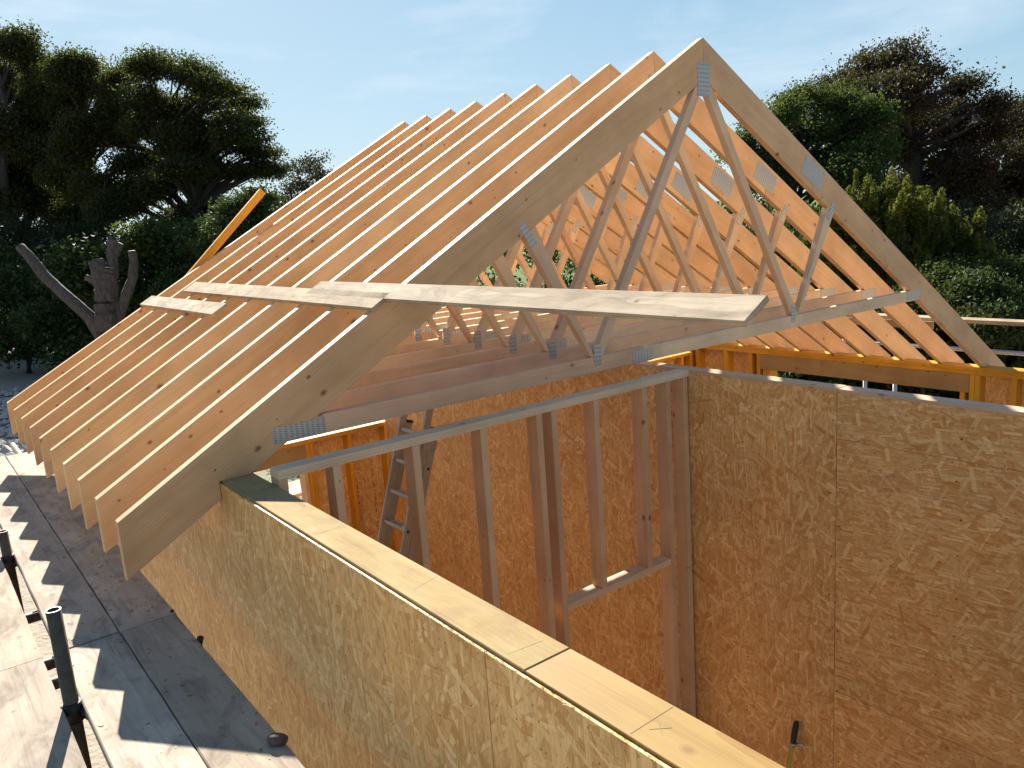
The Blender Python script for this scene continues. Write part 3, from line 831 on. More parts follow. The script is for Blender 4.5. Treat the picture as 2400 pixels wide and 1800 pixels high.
tag(stones('rubble', 2600, (-5.5, 1.5, 12, 27), .05, .22, 3, lambda x, y: gz2(x, y) + 0.35 * max(0, math.sin(x * 1.1 + y * .7)) * max(0, math.sin(y * .9))),
    'heap of broken stone and rubble on the ground beyond the rafter tails', 'rubble', None, 'stuff')

# ================================================================ scaffold, right
sc = empty('scaffold', (5.3, 0, GZ), 'galvanised tube and timber guard rail beyond the right-hand rafters', 'scaffold')
tubes('guard_rail', [([(5.2, -3.5, -0.738), (5.2, 4.6, -0.738)], [.02415, .02415])], 'galv', sc, 14)
for yy in (-2.2, 1.42, 1.80, 4.3):
    tubes('standard', [([(5.25, yy, GZ), (5.25, yy, -0.80 if 1 < yy < 2 else -0.15)], [.02415, .02415])], 'galv', sc, 14)
box('rail_board', (5.16, -3.5, -0.437), (5.35, 4.6, -0.395), 'pale_board', sc, along='Y')
box('rail_board', (5.36, 1.05, -0.56), (5.40, 4.6, -0.47), 'timber_old', sc, along='Y')

# scaffold boards on the far side, glimpsed under the lintel
o = box('scaffold_board', (-3.4, 4.25, -1.52), (-0.6, 4.47, -1.482), 'scaffold_board'); tag(o, 'sunlit plank outside, seen through the opening under the far lintel', 'scaffold board')
box_p = box('planed_plank', (-3.4, 4.02, -1.515), (-0.6, 4.24, -1.478), 'lintel'); tag(box_p, 'warm brown plank outside, nearest to the far opening', 'plank')

# ================================================================ ladder
def ladder():
    t = empty('ladder', (-1.96, 2.0, FLOOR), 'aluminium extension ladder leaning behind the partition studs', 'ladder')
    f = Vector((-1.96, 0, FLOOR)); dirv = Vector((0.327, 0, 1)).normalized(); perp = Vector((dirv.z, 0, -dirv.x))
    def sect(off, y0, y1, s0, s1, first):
        for yy in (y0, y1):
            a = f + dirv * s0 + perp * off + Vector((0, yy, 0)); b = f + dirv * s1 + perp * off + Vector((0, yy, 0))
            beam('stile', a, b, 0.024, 0.062, 'alu', t, perp, 0.003)
            if not first:
                beam('end_cap', b + dirv * .001, b + dirv * .022, 0.030, 0.068, 'black_plastic', t, perp, 0.004)
        n = int((s1 - s0) / .25)
        for k in range(n):
            s = s0 + .165 + .25 * k
            if s > s1 - .03: break
            a = f + dirv * s + perp * off
            beam('rung', a + Vector((0, y0 + .0125, 0)), a + Vector((0, y1 - .0125, 0)), 0.030, 0.030, 'alu', t, dirv, 0.004)
            if not first or k % 2:
                beam('rung_plug', a + Vector((0, min(y0, y1) - .0135, 0)), a + Vector((0, min(y0, y1) - .0125, 0)), .022, .022, 'black_plastic', t, dirv, 0)
    sect(0.0, 1.84, 2.20, 0.0, 3.45, True)
    sect(0.069, 1.825, 2.215, 0.25, 2.72, False)
    c = f + dirv * 2.60 + perp * .045 + Vector((0, 1.808, 0))
    beam('guide_bracket', c - dirv * .03, c + dirv * .03, .005, .12, 'galv', t, perp, 0.001)
    return t
ladder()

# ================================================================ tool by the boarded wall
t = empty('long_handled_tool', (-0.80, -0.97, FLOOR), 'tool with a black grip and yellow shaft leaning on the boarded wall', 'tool')
tubes('shaft', [([(-0.86, -0.955, FLOOR), (-0.585, -0.998, -2.035)], [.013, .0135])], 'yellow_plastic', t, 12)
tubes('collar', [([(-0.583, -0.998, -2.040), (-0.580, -1.0, -2.018)], [.0155, .0165]),
                 ([(-0.578, -1.012, -2.022), (-0.566, -1.058, -2.010)], [.010, .012])], 'galv', t, 12)
tubes('grip', [([(-0.580, -1.000, -2.018), (-0.578, -1.0015, -2.005), (-0.574, -1.004, -1.97), (-0.566, -1.008, -1.92), (-0.562, -1.010, -1.896), (-0.560, -1.011, -1.886)], [.0135, .0160, .0175, .0170, .0145, .0095])], 'black_plastic', t, 14)

# ================================================================ vegetation
def arrays_obj(name, V, Fc, mat, parent):
    """Quads from numpy arrays, world coordinates."""
    inv = parent_inv(parent); off = np.array(inv.translation)
    V = (V + off).astype(np.float32)
    me = bpy.data.meshes.new(name)
    n = len(V); f = len(Fc)
    me.vertices.add(n); me.vertices.foreach_set('co', V.ravel())
    me.loops.add(f * 4); me.loops.foreach_set('vertex_index', Fc.astype(np.int32).ravel())
    me.polygons.add(f); me.polygons.foreach_set('loop_start', np.arange(0, f * 4, 4, dtype=np.int32))
    me.update(calc_edges=True)
    o = link(name, me, mat); o.parent = parent
    return o
def unit(v): return v / np.maximum(np.linalg.norm(v, axis=1, keepdims=True), 1e-9)
def leaf_quads(C, size, rng, axis=None, aspect=0.62, bias=0.0):
    n = len(C)
    a = unit(rng.normal(size=(n, 3))) if axis is None else unit(axis + rng.normal(size=(n, 3)) * 0.35)
    nn = rng.normal(size=(n, 3)); nn[:, 2] += bias
    b = unit(np.cross(a, nn))
    s = size * rng.uniform(0.6, 1.35, (n, 1))
    a = a * s * 0.5; b = b * s * 0.5 * aspect
    c2 = np.cross(unit(a), unit(b)) * s * 0.12
    V = np.stack([C - a, C + b * 1.0 + c2, C + a, C - b * 1.0 + c2], 1).reshape(-1, 3)
    Fc = np.arange(n * 4).reshape(n, 4)
    return V, Fc
def limb_path(a, b, sag, rng, n=6):
    a, b = np.array(a, float), np.array(b, float)
    L = np.linalg.norm(b - a)
    k = rng.normal(size=3) * L * 0.06
    out = []
    for i in range(n + 1):
        t = i / n
        p = a * (1 - t) + b * t
        p = p + k * math.sin(math.pi * t) + np.array([0, 0, sag * L * math.sin(math.pi * t)])
        if 0 < i < n: p = p + rng.normal(size=3) * L * 0.012
        out.append(p)
    return out
def tree(name, label, cat, base, top, r0, clumps, leaf, nleaf, size, seed, group=None, depth=1.0, tuft=0.30, twigs=10, bark='bark', sweep=(0, 0, 0), flat=1.0, extra=None, split=1, air=0.0):
    """Tapered trunk, a limb to every clump, twigs inside it, leaves in tufts round the twig ends."""
    rng = np.random.default_rng(seed)
    root = empty(name, base, label, cat, group)
    wood_parts = []
    base, top = np.array(base, float), np.array(top, float)
    tp = limb_path(base, top, 0, rng, 9)
    rad = [r0 * (1 - 0.8 * i / 9) * (1.35 if i == 0 else 1) for i in range(10)]
    wood_parts.append((tp, rad))
    if extra:
        for pth, rr in extra: wood_parts.append((pth, rr))
    VV, FF, nv = [], [], 0
    sw = np.array(sweep, float)
    fine = []
    for cx, cy, cz, rh, rv in clumps:
        if split <= 1: fine.append((cx, cy, cz, rh, rv)); continue
        for q in range(split):
            d = rng.normal(size=3); d /= np.linalg.norm(d)
            k_ = rng.uniform(0.15, 0.75)
            fine.append((cx + d[0] * rh * k_, cy + d[1] * rh * k_, cz + d[2] * rv * k_, rh * rng.uniform(.50, .78), rv * rng.uniform(.52, .85)))
    clumps = fine
    tot2 = sum((c[3] * c[4]) for c in clumps)
    for cx, cy, cz, rh, rv in clumps:
        c = np.array([cx, cy, cz]); R = np.array([rh, rh * depth, rv * flat])
        # limb leaves the trunk below the clump
        zt = min(max((cz - rv * 0.3 - base[2]) / max(top[2] - base[2], .1) - 0.16, 0.28), 0.97)
        k = zt * 9; i = int(k); f = k - i
        st = np.array(tp[i]) * (1 - f) + np.array(tp[min(i + 1, 9)]) * f
        rl = max(r0 * (1 - 0.8 * zt) * 0.5, r0 * 0.1)
        lp = limb_path(st, c, 0.05, rng, 5)
        wood_parts.append((lp, [rl * (1 - 0.75 * q / 5) for q in range(6)]))
        nl = int(nleaf * rh * rv / tot2)
        nt = max(int(nl / 34), 6)
        d = unit(rng.normal(size=(nt, 3))); d[:, 2] = d[:, 2] * 0.9 + 0.12
        rr = rng.uniform(0.25, 1.0, (nt, 1)) ** 0.45
        T = c + d * rr * R * rng.uniform(0.85, 1.2, (nt, 1)) + sw * rh * rr
        for q in range(min(nt, twigs)):
            s0 = np.array(lp[3]) if q % 2 else c
            pth = limb_path(s0, T[q], 0.04, rng, 3)
            wood_parts.append((pth, [rl * .26, rl * .2, rl * .13, rl * .05]))
        idx = rng.integers(0, nt, nl)
        C = T[idx] + np.clip(rng.normal(size=(nl, 3)), -1.7, 1.7) * tuft * np.array([1, 1, 0.55]) * rng.uniform(0.5, 1.3, (nt, 1))[idx]
        loose = rng.random(nl) < air
        C = np.where(loose[:, None], C + np.clip(rng.normal(size=(nl, 3)), -1.3, 1.3) * tuft * 1.25, C)
        V, Fc = leaf_quads(C, size, rng, None, 0.62, 0.5)
        VV.append(V); FF.append(Fc + nv); nv += len(V)
    tubes('trunk', wood_parts, bark, root, 7)
    arrays_obj('crown', np.concatenate(VV), np.concatenate(FF), leaf, root)
    return root
def conifer(label, x, y, z, w, seed, group):
    """Upright plumes of scale foliage gathered round one stem."""
    rng = np.random.default_rng(seed)
    zb = gz2(x, y)
    root = empty('conifer', (x, y, zb), label, 'conifer', group)
    parts = [([(x, y, zb - .1), (x, y, z - .5)], [.10, .03])]
    VV, FF, MI, nv = [], [], [], 0
    for q in range(40):
        if q == 0: px, py, tz, hh, pw = x, y, z + .10, 1.0, w * .50
        else:
            a = rng.uniform(0, 6.28); r = w * rng.uniform(0.3, 1.8)
            px, py = x + r * math.cos(a), y + r * math.sin(a)
            tz = z - 0.05 - r * rng.uniform(0.35, 1.3) - (rng.uniform(0, 2.6) if q > 14 else 0.0); hh = rng.uniform(.55, .95); pw = w * rng.uniform(.42, .70)
            parts.append(([(x, y, max(tz - hh - .5, zb)), (px, py, tz - hh * .6), (px, py, tz - .1)], [.025, .016, .005]))
        n = 900
        t = rng.uniform(0, 1, n) ** 0.8
        lob = 0.72 + 0.28 * np.sin(t * 9 + rng.uniform(0, 6))
        prof = pw * np.sqrt(np.minimum(1.0, t * 1.5)) * lob
        an = rng.uniform(0, 6.28, n); rd = prof * rng.uniform(0.25, 1.0, n) ** .6
        lean = rng.normal(size=2) * .06
        C = np.stack([px + rd * np.cos(an) + lean[0] * (1 - t), py + rd * np.sin(an) + lean[1] * (1 - t), tz - t * hh + rng.normal(size=n) * .02], 1)
        ax = np.stack([np.cos(an) * .8, np.sin(an) * .8, np.full(n, 0.8)], 1)
        V, Fc = leaf_quads(C, 0.062, rng, ax, 0.5, 0.0)
        VV.append(V); FF.append(Fc + nv); nv += len(V)
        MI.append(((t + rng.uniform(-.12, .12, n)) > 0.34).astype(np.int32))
    tubes('trunk', parts, 'bark', root, 6)
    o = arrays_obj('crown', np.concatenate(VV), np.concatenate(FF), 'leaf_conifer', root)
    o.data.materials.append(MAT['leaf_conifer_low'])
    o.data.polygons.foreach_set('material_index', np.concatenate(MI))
A = [(2.59, 45.07, 11.22, 1.48, 0.74), (3.49, 45.15, 10.38, 1.19, 0.86), (2.68, 49.33, 10.23, 1.85, 1.16), (3.16, 47.16, 8.6, 1.35, 1.13), (1.51, 44.89, 7.0, 1.7, 1.27), (2.15, 46.2, 5.47, 1.55, 1.33), (2.75, 45.59, 3.67, 1.33, 1.11), (1.06, 44.72, 3.27, 1.71, 1.28), (1.18, 50.05, 10.29, 1.83, 1.83), (0.06, 45.73, 5.45, 1.7, 1.7), (1.99, 45.12, 1.74, 1.32, 0.99)]
B = [(5.18, 41.74, 10.05, 1.14, 0.58), (4.2, 41.82, 9.61, 1.03, 0.72), (5.69, 41.48, 8.74, 1.26, 0.59), (4.47, 43.22, 8.16, 1.28, 0.85), (3.67, 45.05, 7.47, 1.32, 1.1), (4.07, 40.08, 5.95, 1.21, 0.91), (5.67, 41.41, 6.82, 1.06, 0.74), (3.32, 42.97, 4.74, 1.49, 1.06), (4.26, 39.56, 4.23, 1.21, 0.81), (4.31, 37.29, 2.73, 1.07, 0.87), (4.03, 43.64, 2.43, 1.32, 1.1), (5.75, 38.64, 4.91, 1.01, 0.71), (4.63, 40.14, 7.13, 1.21, 0.81), (3.76, 45.01, 9.24, 1.09, 0.87), (4.51, 42.46, 9.15, 1.05, 0.63), (5.44, 39.7, 3.82, 1.03, 0.83), (2.9, 44.07, 5.88, 1.29, 0.96)]
C = [(6.11, 35.38, 8.64, 1.67, 0.52), (5.87, 39.43, 8.89, 1.11, 0.52), (7.88, 35.96, 8.57, 1.45, 0.54), (8.54, 33.63, 7.62, 1.22, 0.41), (10.3, 35.47, 7.46, 1.0, 0.32), (10.99, 36.27, 6.66, 0.78, 0.29), (8.78, 33.78, 6.34, 1.04, 0.38), (8.15, 36.89, 7.33, 1.4, 0.56), (6.33, 36.39, 7.29, 1.25, 0.63), (10.15, 35.54, 5.44, 1.21, 0.4), (8.75, 36.49, 5.45, 1.31, 0.52), (6.7, 35.24, 5.58, 1.04, 0.61), (6.1, 39.29, 6.26, 0.92, 0.57), (10.79, 34.32, 4.4, 0.9, 0.3), (9.76, 35.2, 4.24, 1.3, 0.48), (8.47, 36.89, 4.02, 1.53, 0.73), (6.16, 36.37, 3.74, 1.07, 0.74), (7.25, 37.01, 2.18, 1.22, 0.91), (8.77, 36.61, 2.49, 1.13, 0.82), (6.27, 34.62, 4.43, 0.94, 0.56), (5.58, 39.03, 3.16, 0.92, 0.82), (8.02, 35.37, 6.17, 1.16, 0.54), (6.24, 37.28, 6.48, 1.18, 0.59), (8.8, 33.26, 5.63, 0.94, 0.38), (5.42, 39.44, 7.72, 1.01, 0.56), (7.38, 34.89, 4.62, 1.15, 0.57), (10.86, 35.63, 5.06, 0.92, 0.33)]
R = [(23.44, 60.33, 6.62, 1.9, 0.76), (25.02, 60.39, 5.75, 1.34, 0.7), (22.67, 61.16, 5.02, 1.39, 0.91), (22.11, 62.4, 3.93, 1.59, 1.06)]
S1 = [(4.2, 20.33, 1.6, 0.75, 0.68), (4.67, 20.06, 2.11, 0.52, 0.47), (4.07, 21.7, 1.03, 0.72, 0.65), (5.16, 20.95, 1.32, 0.52, 0.59)]
D = [(32.77, 16.58, 6.86, 1.83, 0.68), (33.02, 18.58, 6.58, 1.32, 0.85), (32.19, 14.45, 5.82, 1.47, 0.77), (36.65, 14.99, 4.99, 1.2, 0.76), (30.84, 15.03, 4.99, 1.82, 1.09), (36.29, 15.78, 4.12, 2.04, 1.42), (35.92, 13.67, 3.28, 1.56, 1.46), (33.01, 15.72, 3.13, 1.75, 1.36), (38.23, 13.6, 1.13, 1.83, 1.83), (35.62, 14.39, 1.06, 1.79, 1.59), (33.84, 15.69, 0.82, 1.79, 1.59), (32.42, 11.69, -0.7, 1.61, 1.08), (32.6, 13.51, -0.92, 1.69, 1.13), (33.83, 10.54, -1.8, 1.44, 1.08), (34.54, 12.27, 4.51, 0.92, 0.73), (33.16, 12.8, 1.92, 1.47, 1.1), (35.0, 15.49, 1.75, 1.61, 1.2), (29.28, 15.98, 5.17, 1.27, 0.73), (30.13, 16.16, 4.08, 1.49, 0.93), (35.01, 14.1, 5.63, 1.05, 0.61)]
E = [(42.28, 14.1, 4.92, 0.97, 0.75), (42.08, 14.55, 3.74, 1.08, 1.19), (41.94, 13.22, 3.26, 1.69, 1.69), (38.98, 12.42, 1.21, 1.61, 1.61), (39.97, 12.86, -0.8, 1.66, 1.46)]
F = [(23.08, 13.78, 4.76, 0.99, 0.46), (19.79, 12.72, 3.93, 0.77, 0.45), (23.93, 12.89, 4.28, 0.99, 0.55), (23.41, 11.57, 3.79, 0.73, 0.58), (22.18, 13.55, 3.47, 1.28, 0.63), (23.62, 12.77, 3.09, 1.29, 0.73), (21.54, 14.5, 3.73, 0.84, 0.43), (20.77, 14.14, 2.95, 0.9, 0.57), (22.08, 13.15, 2.26, 1.12, 0.57), (22.48, 11.04, 2.33, 1.07, 0.78), (19.95, 14.69, 3.23, 0.67, 0.53), (21.39, 11.31, 1.61, 1.13, 0.68), (20.91, 13.56, 1.88, 1.04, 0.74)]
U1 = [(-0.39, 31.94, -0.16, 1.44, 0.96), (-1.47, 33.86, 0.57, 1.47, 1.31), (-0.49, 31.05, -1.86, 1.73, 0.95)]
U2 = [(0.87, 26.96, 0.39, 1.0, 0.86), (0.44, 28.41, -1.36, 1.34, 0.89), (1.05, 26.71, -2.37, 1.3, 0.72)]
U3 = [(2.74, 26.44, 0.22, 0.88, 0.88), (2.0, 25.66, -0.84, 1.14, 0.71), (2.94, 25.46, 1.33, 0.71, 0.57)]
U4 = [(3.82, 24.98, 0.7, 0.79, 0.86), (3.37, 23.47, -0.37, 0.96, 0.68), (4.05, 23.21, 1.2, 0.54, 0.54)]
V1 = [(9.22, 3.09, -0.82, 0.57, 0.35), (9.83, 2.9, -0.46, 0.43, 0.32)]
V2 = [(8.83, 1.75, -0.98, 0.51, 0.35), (9.19, 2.16, -0.58, 0.4, 0.3)]
V3 = [(11.34, 2.21, -0.89, 0.44, 0.44), (10.9, 2.2, -0.41, 0.29, 0.25)]
CON = [(10.53, 5.29, 1.0, 0.41), (11.49, 5.18, 1.37, 0.46), (11.66, 4.8, 1.46, 0.37), (11.89, 4.28, 1.05, 0.41), (12.32, 4.12, 1.01, 0.41), (12.53, 3.78, 0.22, 0.37), (11.61, 2.98, 0.02, 0.35), (12.39, 2.87, -0.39, 0.36), (9.4, 4.96, 0.34, 0.35), (10.56, 3.85, 0.23, 0.35), (10.57, 4.93, 1.45, 0.32), (10.79, 4.07, 1.26, 0.35), (12.24, 3.46, 0.11, 0.4), (11.53, 3.84, -0.15, 0.4), (11.42, 2.59, -0.61, 0.38), (10.48, 4.45, 0.56, 0.4)]
HED = [(2.93, 14.93, 0.29, 0.59, 0.59), (2.8, 14.85, -0.44, 0.59, 0.59), (3.26, 13.86, 0.37, 0.57, 0.57), (3.1, 13.75, -0.52, 0.57, 0.57), (4.51, 14.82, 0.38, 0.62, 0.62), (4.34, 14.71, -0.58, 0.62, 0.62), (5.51, 15.08, 0.38, 0.65, 0.65), (5.33, 14.96, -0.63, 0.65, 0.65), (5.15, 12.85, 0.39, 0.58, 0.58), (4.99, 12.75, -0.52, 0.58, 0.58), (6.11, 13.04, 0.11, 0.61, 0.61), (5.99, 12.97, -0.56, 0.61, 0.61), (6.53, 12.29, 0.22, 0.6, 0.6), (6.34, 12.17, -0.84, 0.6, 0.6), (8.22, 13.29, 0.35, 0.65, 0.65), (8.0, 13.14, -0.88, 0.65, 0.65), (8.65, 12.51, 0.39, 0.64, 0.64), (8.42, 12.37, -0.88, 0.64, 0.64), (7.82, 10.37, 0.17, 0.57, 0.57), (7.64, 10.26, -0.83, 0.57, 0.57), (9.21, 10.78, 0.4, 0.61, 0.61), (9.03, 10.66, -0.61, 0.61, 0.61), (9.49, 10.02, 0.07, 0.6, 0.6), (9.36, 9.93, -0.66, 0.6, 0.6), (10.69, 10.11, 0.2, 0.62, 0.62), (10.52, 10.0, -0.75, 0.62, 0.62), (11.4, 9.71, 0.22, 0.62, 0.62), (11.22, 9.59, -0.82, 0.62, 0.62), (12.16, 9.35, 0.12, 0.63, 0.63), (11.96, 9.22, -1.02, 0.63, 0.63), (12.17, 8.42, 0.27, 0.61, 0.61), (11.98, 8.3, -0.83, 0.61, 0.61), (13.7, 8.58, 0.05, 0.64, 0.64), (13.48, 8.44, -1.16, 0.64, 0.64), (11.94, 6.61, 0.24, 0.56, 0.56), (11.75, 6.49, -0.83, 0.56, 0.56)]
HR = [(15.58, 12.8, 0.27, 0.85, 0.81), (15.43, 12.71, -0.88, 0.85, 0.81), (14.91, 12.32, -2.16, 0.83, 0.8), (16.18, 12.15, 0.25, 0.84, 0.8), (15.67, 11.78, -0.7, 0.83, 0.79), (15.54, 11.71, -2.28, 0.83, 0.79), (16.34, 11.2, 0.37, 0.82, 0.78), (16.99, 11.67, -0.83, 0.85, 0.81), (17.08, 11.76, -2.48, 0.87, 0.83), (16.26, 10.15, 0.14, 0.79, 0.75), (16.85, 10.54, -0.9, 0.82, 0.78), (16.56, 10.35, -2.26, 0.82, 0.78), (18.45, 10.57, 0.08, 0.85, 0.81), (16.44, 9.32, -1.05, 0.78, 0.74), (17.41, 9.91, -2.26, 0.82, 0.78), (19.85, 10.41, 0.19, 0.87, 0.83), (18.65, 9.7, -1.01, 0.83, 0.79), (18.58, 9.64, -2.58, 0.84, 0.8), (19.77, 9.39, -0.1, 0.84, 0.8), (18.33, 8.61, -1.08, 0.8, 0.76), (19.59, 9.24, -2.62, 0.85, 0.81), (20.65, 8.93, 0.03, 0.85, 0.81), (20.36, 8.75, -1.32, 0.84, 0.81), (20.28, 8.67, -2.59, 0.85, 0.81), (22.17, 8.74, 0.01, 0.87, 0.83), (19.55, 7.5, -1.03, 0.79, 0.76), (21.44, 8.3, -2.9, 0.86, 0.83), (20.56, 7.16, -0.12, 0.8, 0.76), (21.25, 7.4, -1.49, 0.83, 0.79), (20.15, 6.88, -2.62, 0.8, 0.76), (23.21, 7.4, -0.39, 0.86, 0.82), (22.01, 6.88, -1.47, 0.83, 0.79), (22.02, 6.83, -2.59, 0.83, 0.8), (24.36, 7.01, -0.12, 0.87, 0.83), (23.28, 6.54, -1.48, 0.85, 0.81), (21.31, 5.77, -2.44, 0.79, 0.75), (23.72, 5.96, -0.27, 0.83, 0.79), (23.43, 5.79, -1.68, 0.83, 0.79), (24.08, 5.95, -2.75, 0.85, 0.81), (24.31, 5.37, -0.42, 0.83, 0.79), (25.1, 5.54, -1.76, 0.86, 0.82), (24.72, 5.35, -2.99, 0.85, 0.81)]
HL = [(-2.41, 39.16, 1.76, 1.13, 1.09), (-2.56, 41.83, 0.24, 1.2, 1.16), (-3.04, 40.42, -2.24, 1.17, 1.13), (-1.32, 38.35, 1.76, 1.13, 1.09), (-1.6, 38.75, -0.05, 1.14, 1.11), (-1.91, 38.76, -1.94, 1.15, 1.11), (-0.01, 40.05, 1.66, 1.2, 1.16), (-0.3, 39.87, 0.01, 1.2, 1.16), (-0.67, 39.61, -2.09, 1.2, 1.16), (1.05, 38.42, 1.64, 1.17, 1.14), (0.56, 37.2, -0.5, 1.15, 1.11), (0.29, 37.61, -2.45, 1.17, 1.13), (1.81, 35.55, 1.23, 1.12, 1.08), (1.82, 36.97, -0.14, 1.16, 1.13), (1.55, 37.48, -2.32, 1.19, 1.15), (2.96, 35.05, 1.27, 1.13, 1.09), (2.94, 36.23, -0.25, 1.17, 1.13), (2.35, 34.64, -2.17, 1.13, 1.09), (3.98, 34.21, 0.81, 1.13, 1.09), (3.91, 35.1, -0.97, 1.16, 1.12), (3.73, 35.3, -2.39, 1.17, 1.13), (5.18, 33.63, 1.15, 1.14, 1.1), (4.78, 33.15, -0.79, 1.13, 1.09), (4.87, 34.52, -2.49, 1.18, 1.14), (6.2, 32.8, 0.57, 1.14, 1.1), (6.55, 34.6, -0.61, 1.2, 1.16), (5.37, 31.56, -2.72, 1.11, 1.07), (7.48, 32.45, 0.74, 1.15, 1.11), (7.28, 32.66, -1.16, 1.17, 1.13), (6.4, 30.72, -2.95, 1.11, 1.07), (9.09, 32.99, 0.64, 1.2, 1.16), (8.28, 31.35, -0.87, 1.15, 1.11), (8.09, 31.49, -2.67, 1.16, 1.12), (9.66, 30.82, 0.2, 1.16, 1.12), (9.35, 30.56, -1.38, 1.15, 1.12), (8.65, 29.4, -3.12, 1.12, 1.08)]
cap = [-3.5  -1.13 -0.52]
GT = 'tall dark trees behind the left rafters'
tree('broadleaf_tree', 'tall dark tree at the left edge of the picture', 'tree', (1.6, 45.5, -3.2), (2.6, 46.0, 10.6), 0.42, A, 'leaf_olive', 105000, 0.145, 101, GT, tuft=.26, sweep=(.25, 0, .05), split=4, twigs=7, air=.28)
tree('broadleaf_tree', 'dark tree standing between the left edge tree and the wide flat-topped tree', 'tree', (3.6, 41.5, -3.2), (4.7, 42.0, 9.4), 0.40, B, 'leaf_olive', 125000, 0.135, 102, GT, tuft=.25, sweep=(.3, 0, .05), split=4, twigs=7, air=.28)
tree('broadleaf_tree', 'wide flat-topped windswept tree with layered branches left of the roof', 'tree', (7.1, 36.6, -3.2), (6.9, 36.8, 8.2), 0.42, C, 'leaf_olive', 135000, 0.12, 103, GT, tuft=.21, sweep=(.40, -.2, .05), split=4, twigs=9, air=.28,
     extra=[([(8.3, 36.6, -3.2), (8.2, 36.6, 0.5), (8.5, 36.5, 3.5), (9.2, 36.0, 6.6)], [.30, .25, .18, .05])])
tree('broadleaf_tree', 'small thin windswept tree showing just above the left rafters', 'tree', (22.3, 62.0, -3), (23.6, 62.0, 5.6), 0.25, R, 'leaf_bare', 5000, 0.20, 104, None, tuft=.4, sweep=(.6, -.25, .2), twigs=16, split=4)
tree('evergreen_shrub', 'dense blue-green evergreen behind the yellow batten', 'shrub', (4.6, 21.2, -3.2), (4.8, 21.2, 1.6), 0.10, S1, 'leaf_dark', 16000, 0.095, 105, tuft=.20)
GU = 'dark undergrowth below the left trees'
tree('shrub', 'dark undergrowth at the far left edge, below the trees', 'shrub', (-0.6, 31, -3.2), (-0.6, 31, -0.3), 0.10, U1, 'leaf_dark', 16000, 0.16, 106, GU, tuft=.34)
tree('shrub', 'dark undergrowth behind the long bare limb of the lopped tree', 'shrub', (0.9, 28, -3.2), (0.8, 28, -0.2), 0.10, U2, 'leaf_dark', 15000, 0.15, 107, GU, tuft=.32)
tree('shrub', 'sun-flecked bush just right of the lopped tree', 'shrub', (2.7, 26.5, -3.2), (2.7, 26.4, 0.6), 0.10, U3, 'leaf_green', 12000, 0.13, 108, GU, tuft=.28)
tree('shrub', 'bush between the sun-flecked bush and the blue-green evergreen', 'shrub', (3.6, 24, -3.2), (3.6, 24, 0.6), 0.10, U4, 'leaf_dark', 12000, 0.12, 109, GU, tuft=.26)
tree('copper_beech', 'large dark purple copper beech behind the green tree on the right', 'tree', (33.5, 14.5, -3.2), (32.5, 15.2, 6.0), 0.45, D, 'leaf_copper', 125000, 0.13, 110, None, tuft=.25, twigs=8, sweep=(.15, -.15, .15), split=4, air=.28)
tree('copper_beech', 'purple-leaved tree cut off by the right edge of the picture', 'tree', (41, 13.2, -3.2), (41, 13.3, 4.0), 0.35, E, 'leaf_copper', 36000, 0.14, 111, None, tuft=.28, split=4, twigs=7, air=.28)
tree('broadleaf_tree', 'green leafy tree right of the ridge, in front of the copper beech', 'tree', (22.3, 13.2, -3.2), (22.3, 13.2, 4.0), 0.28, F, 'leaf_green', 75000, 0.105, 112, None, tuft=.19, twigs=6, split=4, air=.28)
conifer_labels = ['golden-tipped conifer showing just right of the nearest right rafter', 'tall golden conifer, second of the tallest tips', 'tallest golden conifer of the row on the right',
    'golden conifer right of the tallest pair', 'golden conifer standing behind the middle of the row', 'lower golden conifer where the row starts to step down',
    'dark-sided conifer second from the right edge', 'low conifer at the right edge of the picture', 'small conifer glimpsed between the right-hand rafters', 'short conifer in front of the middle of the row',
    'slim golden tip left of the two tallest conifers', 'golden conifer close against the right of the tallest one', 'conifer just past the step in the row, third from the right edge',
    'dark lower conifer below the middle of the row', 'lowest conifer in the right corner, above the timber rail', 'conifer filling the foot of the tallest pair']
for q, (x, y, z, w_) in enumerate(CON):
    conifer(conifer_labels[q], x, y, z, w_, 200 + q, 'golden conifers beyond the right-hand wall')
GV = 'bushes just beyond the right-hand scaffold rail'
tree('shrub', 'bushy dark shrub in front of the conifers, left of the guard rail end', 'shrub', (9.6, 3.0, -3.3), (9.6, 3.0, -0.9), 0.05, V1, 'leaf_green', 14000, 0.06, 130, GV, tuft=.12)
tree('shrub', 'dark shrub seen between the timber rail and the tube rail', 'shrub', (9.35, 2.1, -3.3), (9.35, 2.1, -1.0), 0.05, V2, 'leaf_dark', 14000, 0.06, 131, GV, tuft=.12)
tree('shrub', 'dark shrub at the right edge above the timber rail', 'shrub', (11, 2.15, -3.3), (11, 2.15, -0.8), 0.05, V3, 'leaf_dark', 12000, 0.06, 132, GV, tuft=.12)
HB = [(x, y, z - 0.9, a * 1.15, b * 1.1) for x, y, z, a, b in HED[1::2]]
HX = [(8.2 + 1.0 * k, 8.0 - 0.75 * k, -1.5 + 0.1 * (k % 2), .75, .8) for k in range(6)] + [(7.6 + 1.1 * k, 5.6 - 0.7 * k, -2.2, .7, .75) for k in range(6)]
tree('hedge', 'dark green hedge behind the building, seen through the truss webs', 'hedge', (8, 11, -3.3), (8, 11, -1.0), 0.06, HED + HB + HX, 'leaf_dark', 62000, 0.10, 140, None, tuft=.22, twigs=4)

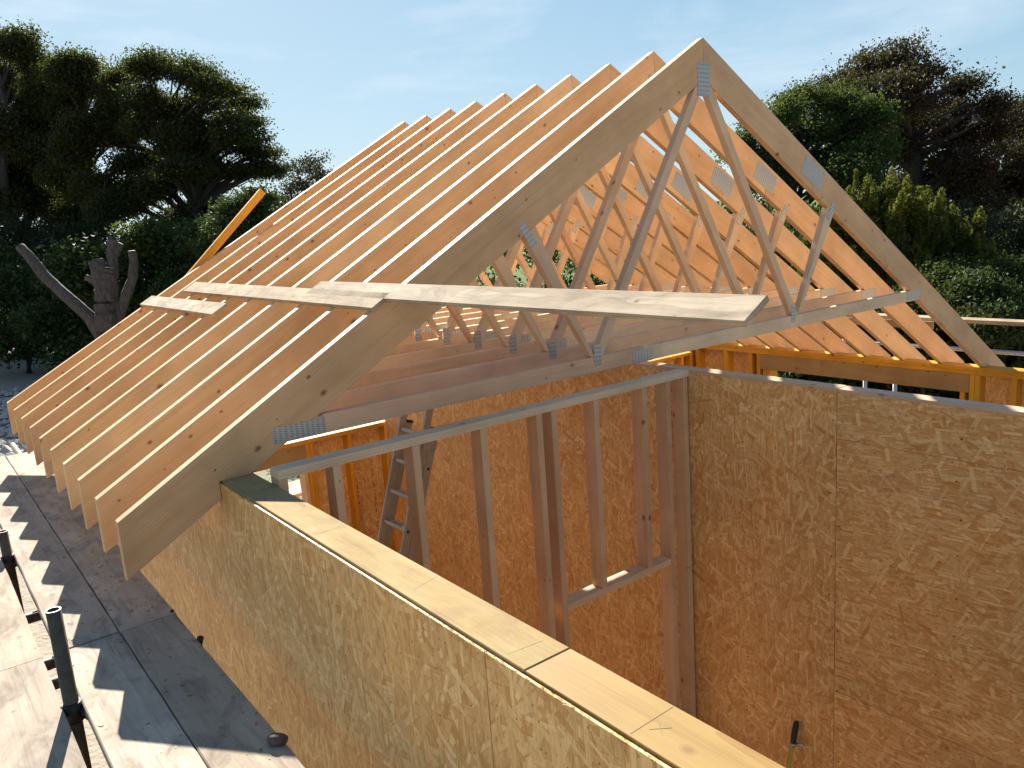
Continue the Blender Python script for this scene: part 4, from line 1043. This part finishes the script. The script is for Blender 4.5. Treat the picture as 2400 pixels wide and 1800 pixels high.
tree('hedge', 'tall dark hedge under the copper beech, behind the golden conifers', 'hedge', (20, 8, -3.3), (20, 8, -1.0), 0.08, HR, 'leaf_shadow', 60000, 0.13, 141, None, tuft=.28, twigs=3)
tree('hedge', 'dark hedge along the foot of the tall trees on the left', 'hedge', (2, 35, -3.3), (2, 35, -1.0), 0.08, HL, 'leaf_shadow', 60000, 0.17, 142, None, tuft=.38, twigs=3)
# lopped tree: bare limbs sawn off short
t = empty('lopped_tree', (0.0, 18.7, -3.3), 'lopped bare tree trunk with sawn-off limbs left of the rafters', 'tree')
limbs = [([(0.0, 18.7, -3.4), (-0.05, 18.7, -2.2), (-0.08, 18.66, -1.1), (-0.02, 18.7, -0.45), (0.06, 18.74, 0.15), (0.02, 18.8, 0.62), (-0.02, 18.85, 0.80)], [.36, .29, .25, .25, .24, .20, .17]),
         ([(-0.05, 18.7, -1.3), (-0.35, 18.9, -0.55), (-0.75, 19.3, 0.03), (-1.08, 19.7, 0.55), (-1.28, 20.0, 1.02), (-1.42, 20.14, 1.28)], [.20, .16, .14, .135, .12, .11]),
         ([(0.10, 18.72, -0.6), (0.22, 18.73, 0.2), (0.34, 18.75, 0.75), (0.42, 18.76, 1.34)], [.17, .15, .13, .115]),
         ([(0.12, 18.7, -0.9), (0.42, 18.6, -0.25), (0.68, 18.48, 0.32), (0.76, 18.44, 0.70), (0.75, 18.43, 0.98)], [.16, .13, .115, .10, .09]),
         ([(0.05, 18.7, -0.1), (-0.10, 18.85, 0.28), (-0.26, 18.98, 0.42)], [.12, .09, .075]),
         ([(0.10, 18.72, 0.1), (0.20, 18.7, 0.45), (0.23, 18.68, 0.62)], [.20, .19, .17]),
         ([(0.40, 18.75, 0.9), (0.52, 18.7, 1.10), (0.57, 18.68, 1.18)], [.10, .085, .07])]
def rough_limb(name, path, rad, seg=14, sub=7, seed=0):
    rg = random.Random(seed)
    P = [Vector(p) for p in path]; pts, rr = [], []
    for i in range(len(P) - 1):
        for k in range(sub):
            u = k / sub
            pts.append(P[i].lerp(P[i + 1], u) + Vector((rg.gauss(0, .003), rg.gauss(0, .003), 0))); rr.append(rad[i] * (1 - u) + rad[i + 1] * u)
    pts.append(P[-1]); rr.append(rad[-1])
    v, f = tube_arrays(pts, rr, seg)
    ph = [rg.uniform(0, 6.28) for _ in range(4)]
    inv = parent_inv(t); out = []
    for j, q in enumerate(v):
        i, k = divmod(j, seg); c = pts[i]; a = 2 * math.pi * k / seg
        w_ = 1 + .06 * math.sin(3 * a + ph[0] + i * .22) + .05 * math.sin(5 * a + ph[1] - i * .3) + .03 * math.sin(i * .5 + ph[2] + a) + rg.uniform(-.03, .03)
        out.append(inv @ (c + (q - c) * w_))
    me = bpy.data.meshes.new(name); me.from_pydata(out, [], f); me.update()
    me.polygons.foreach_set('use_smooth', [True] * len(f))
    o = link(name, me, 'bark_cut'); o.parent = t
for q, (pth, rad) in enumerate(limbs): rough_limb('trunk' if q == 0 else 'limb', pth, rad, seed=q)
for pth, rad in limbs:
    a, b = Vector(pth[-2]), Vector(pth[-1]); d = (b - a).normalized()
    tubes('saw_cut', [([b + d * .001, b + d * .012], [rad[-1] * .96, rad[-1] * .96])], 'cut_face', t, 12)
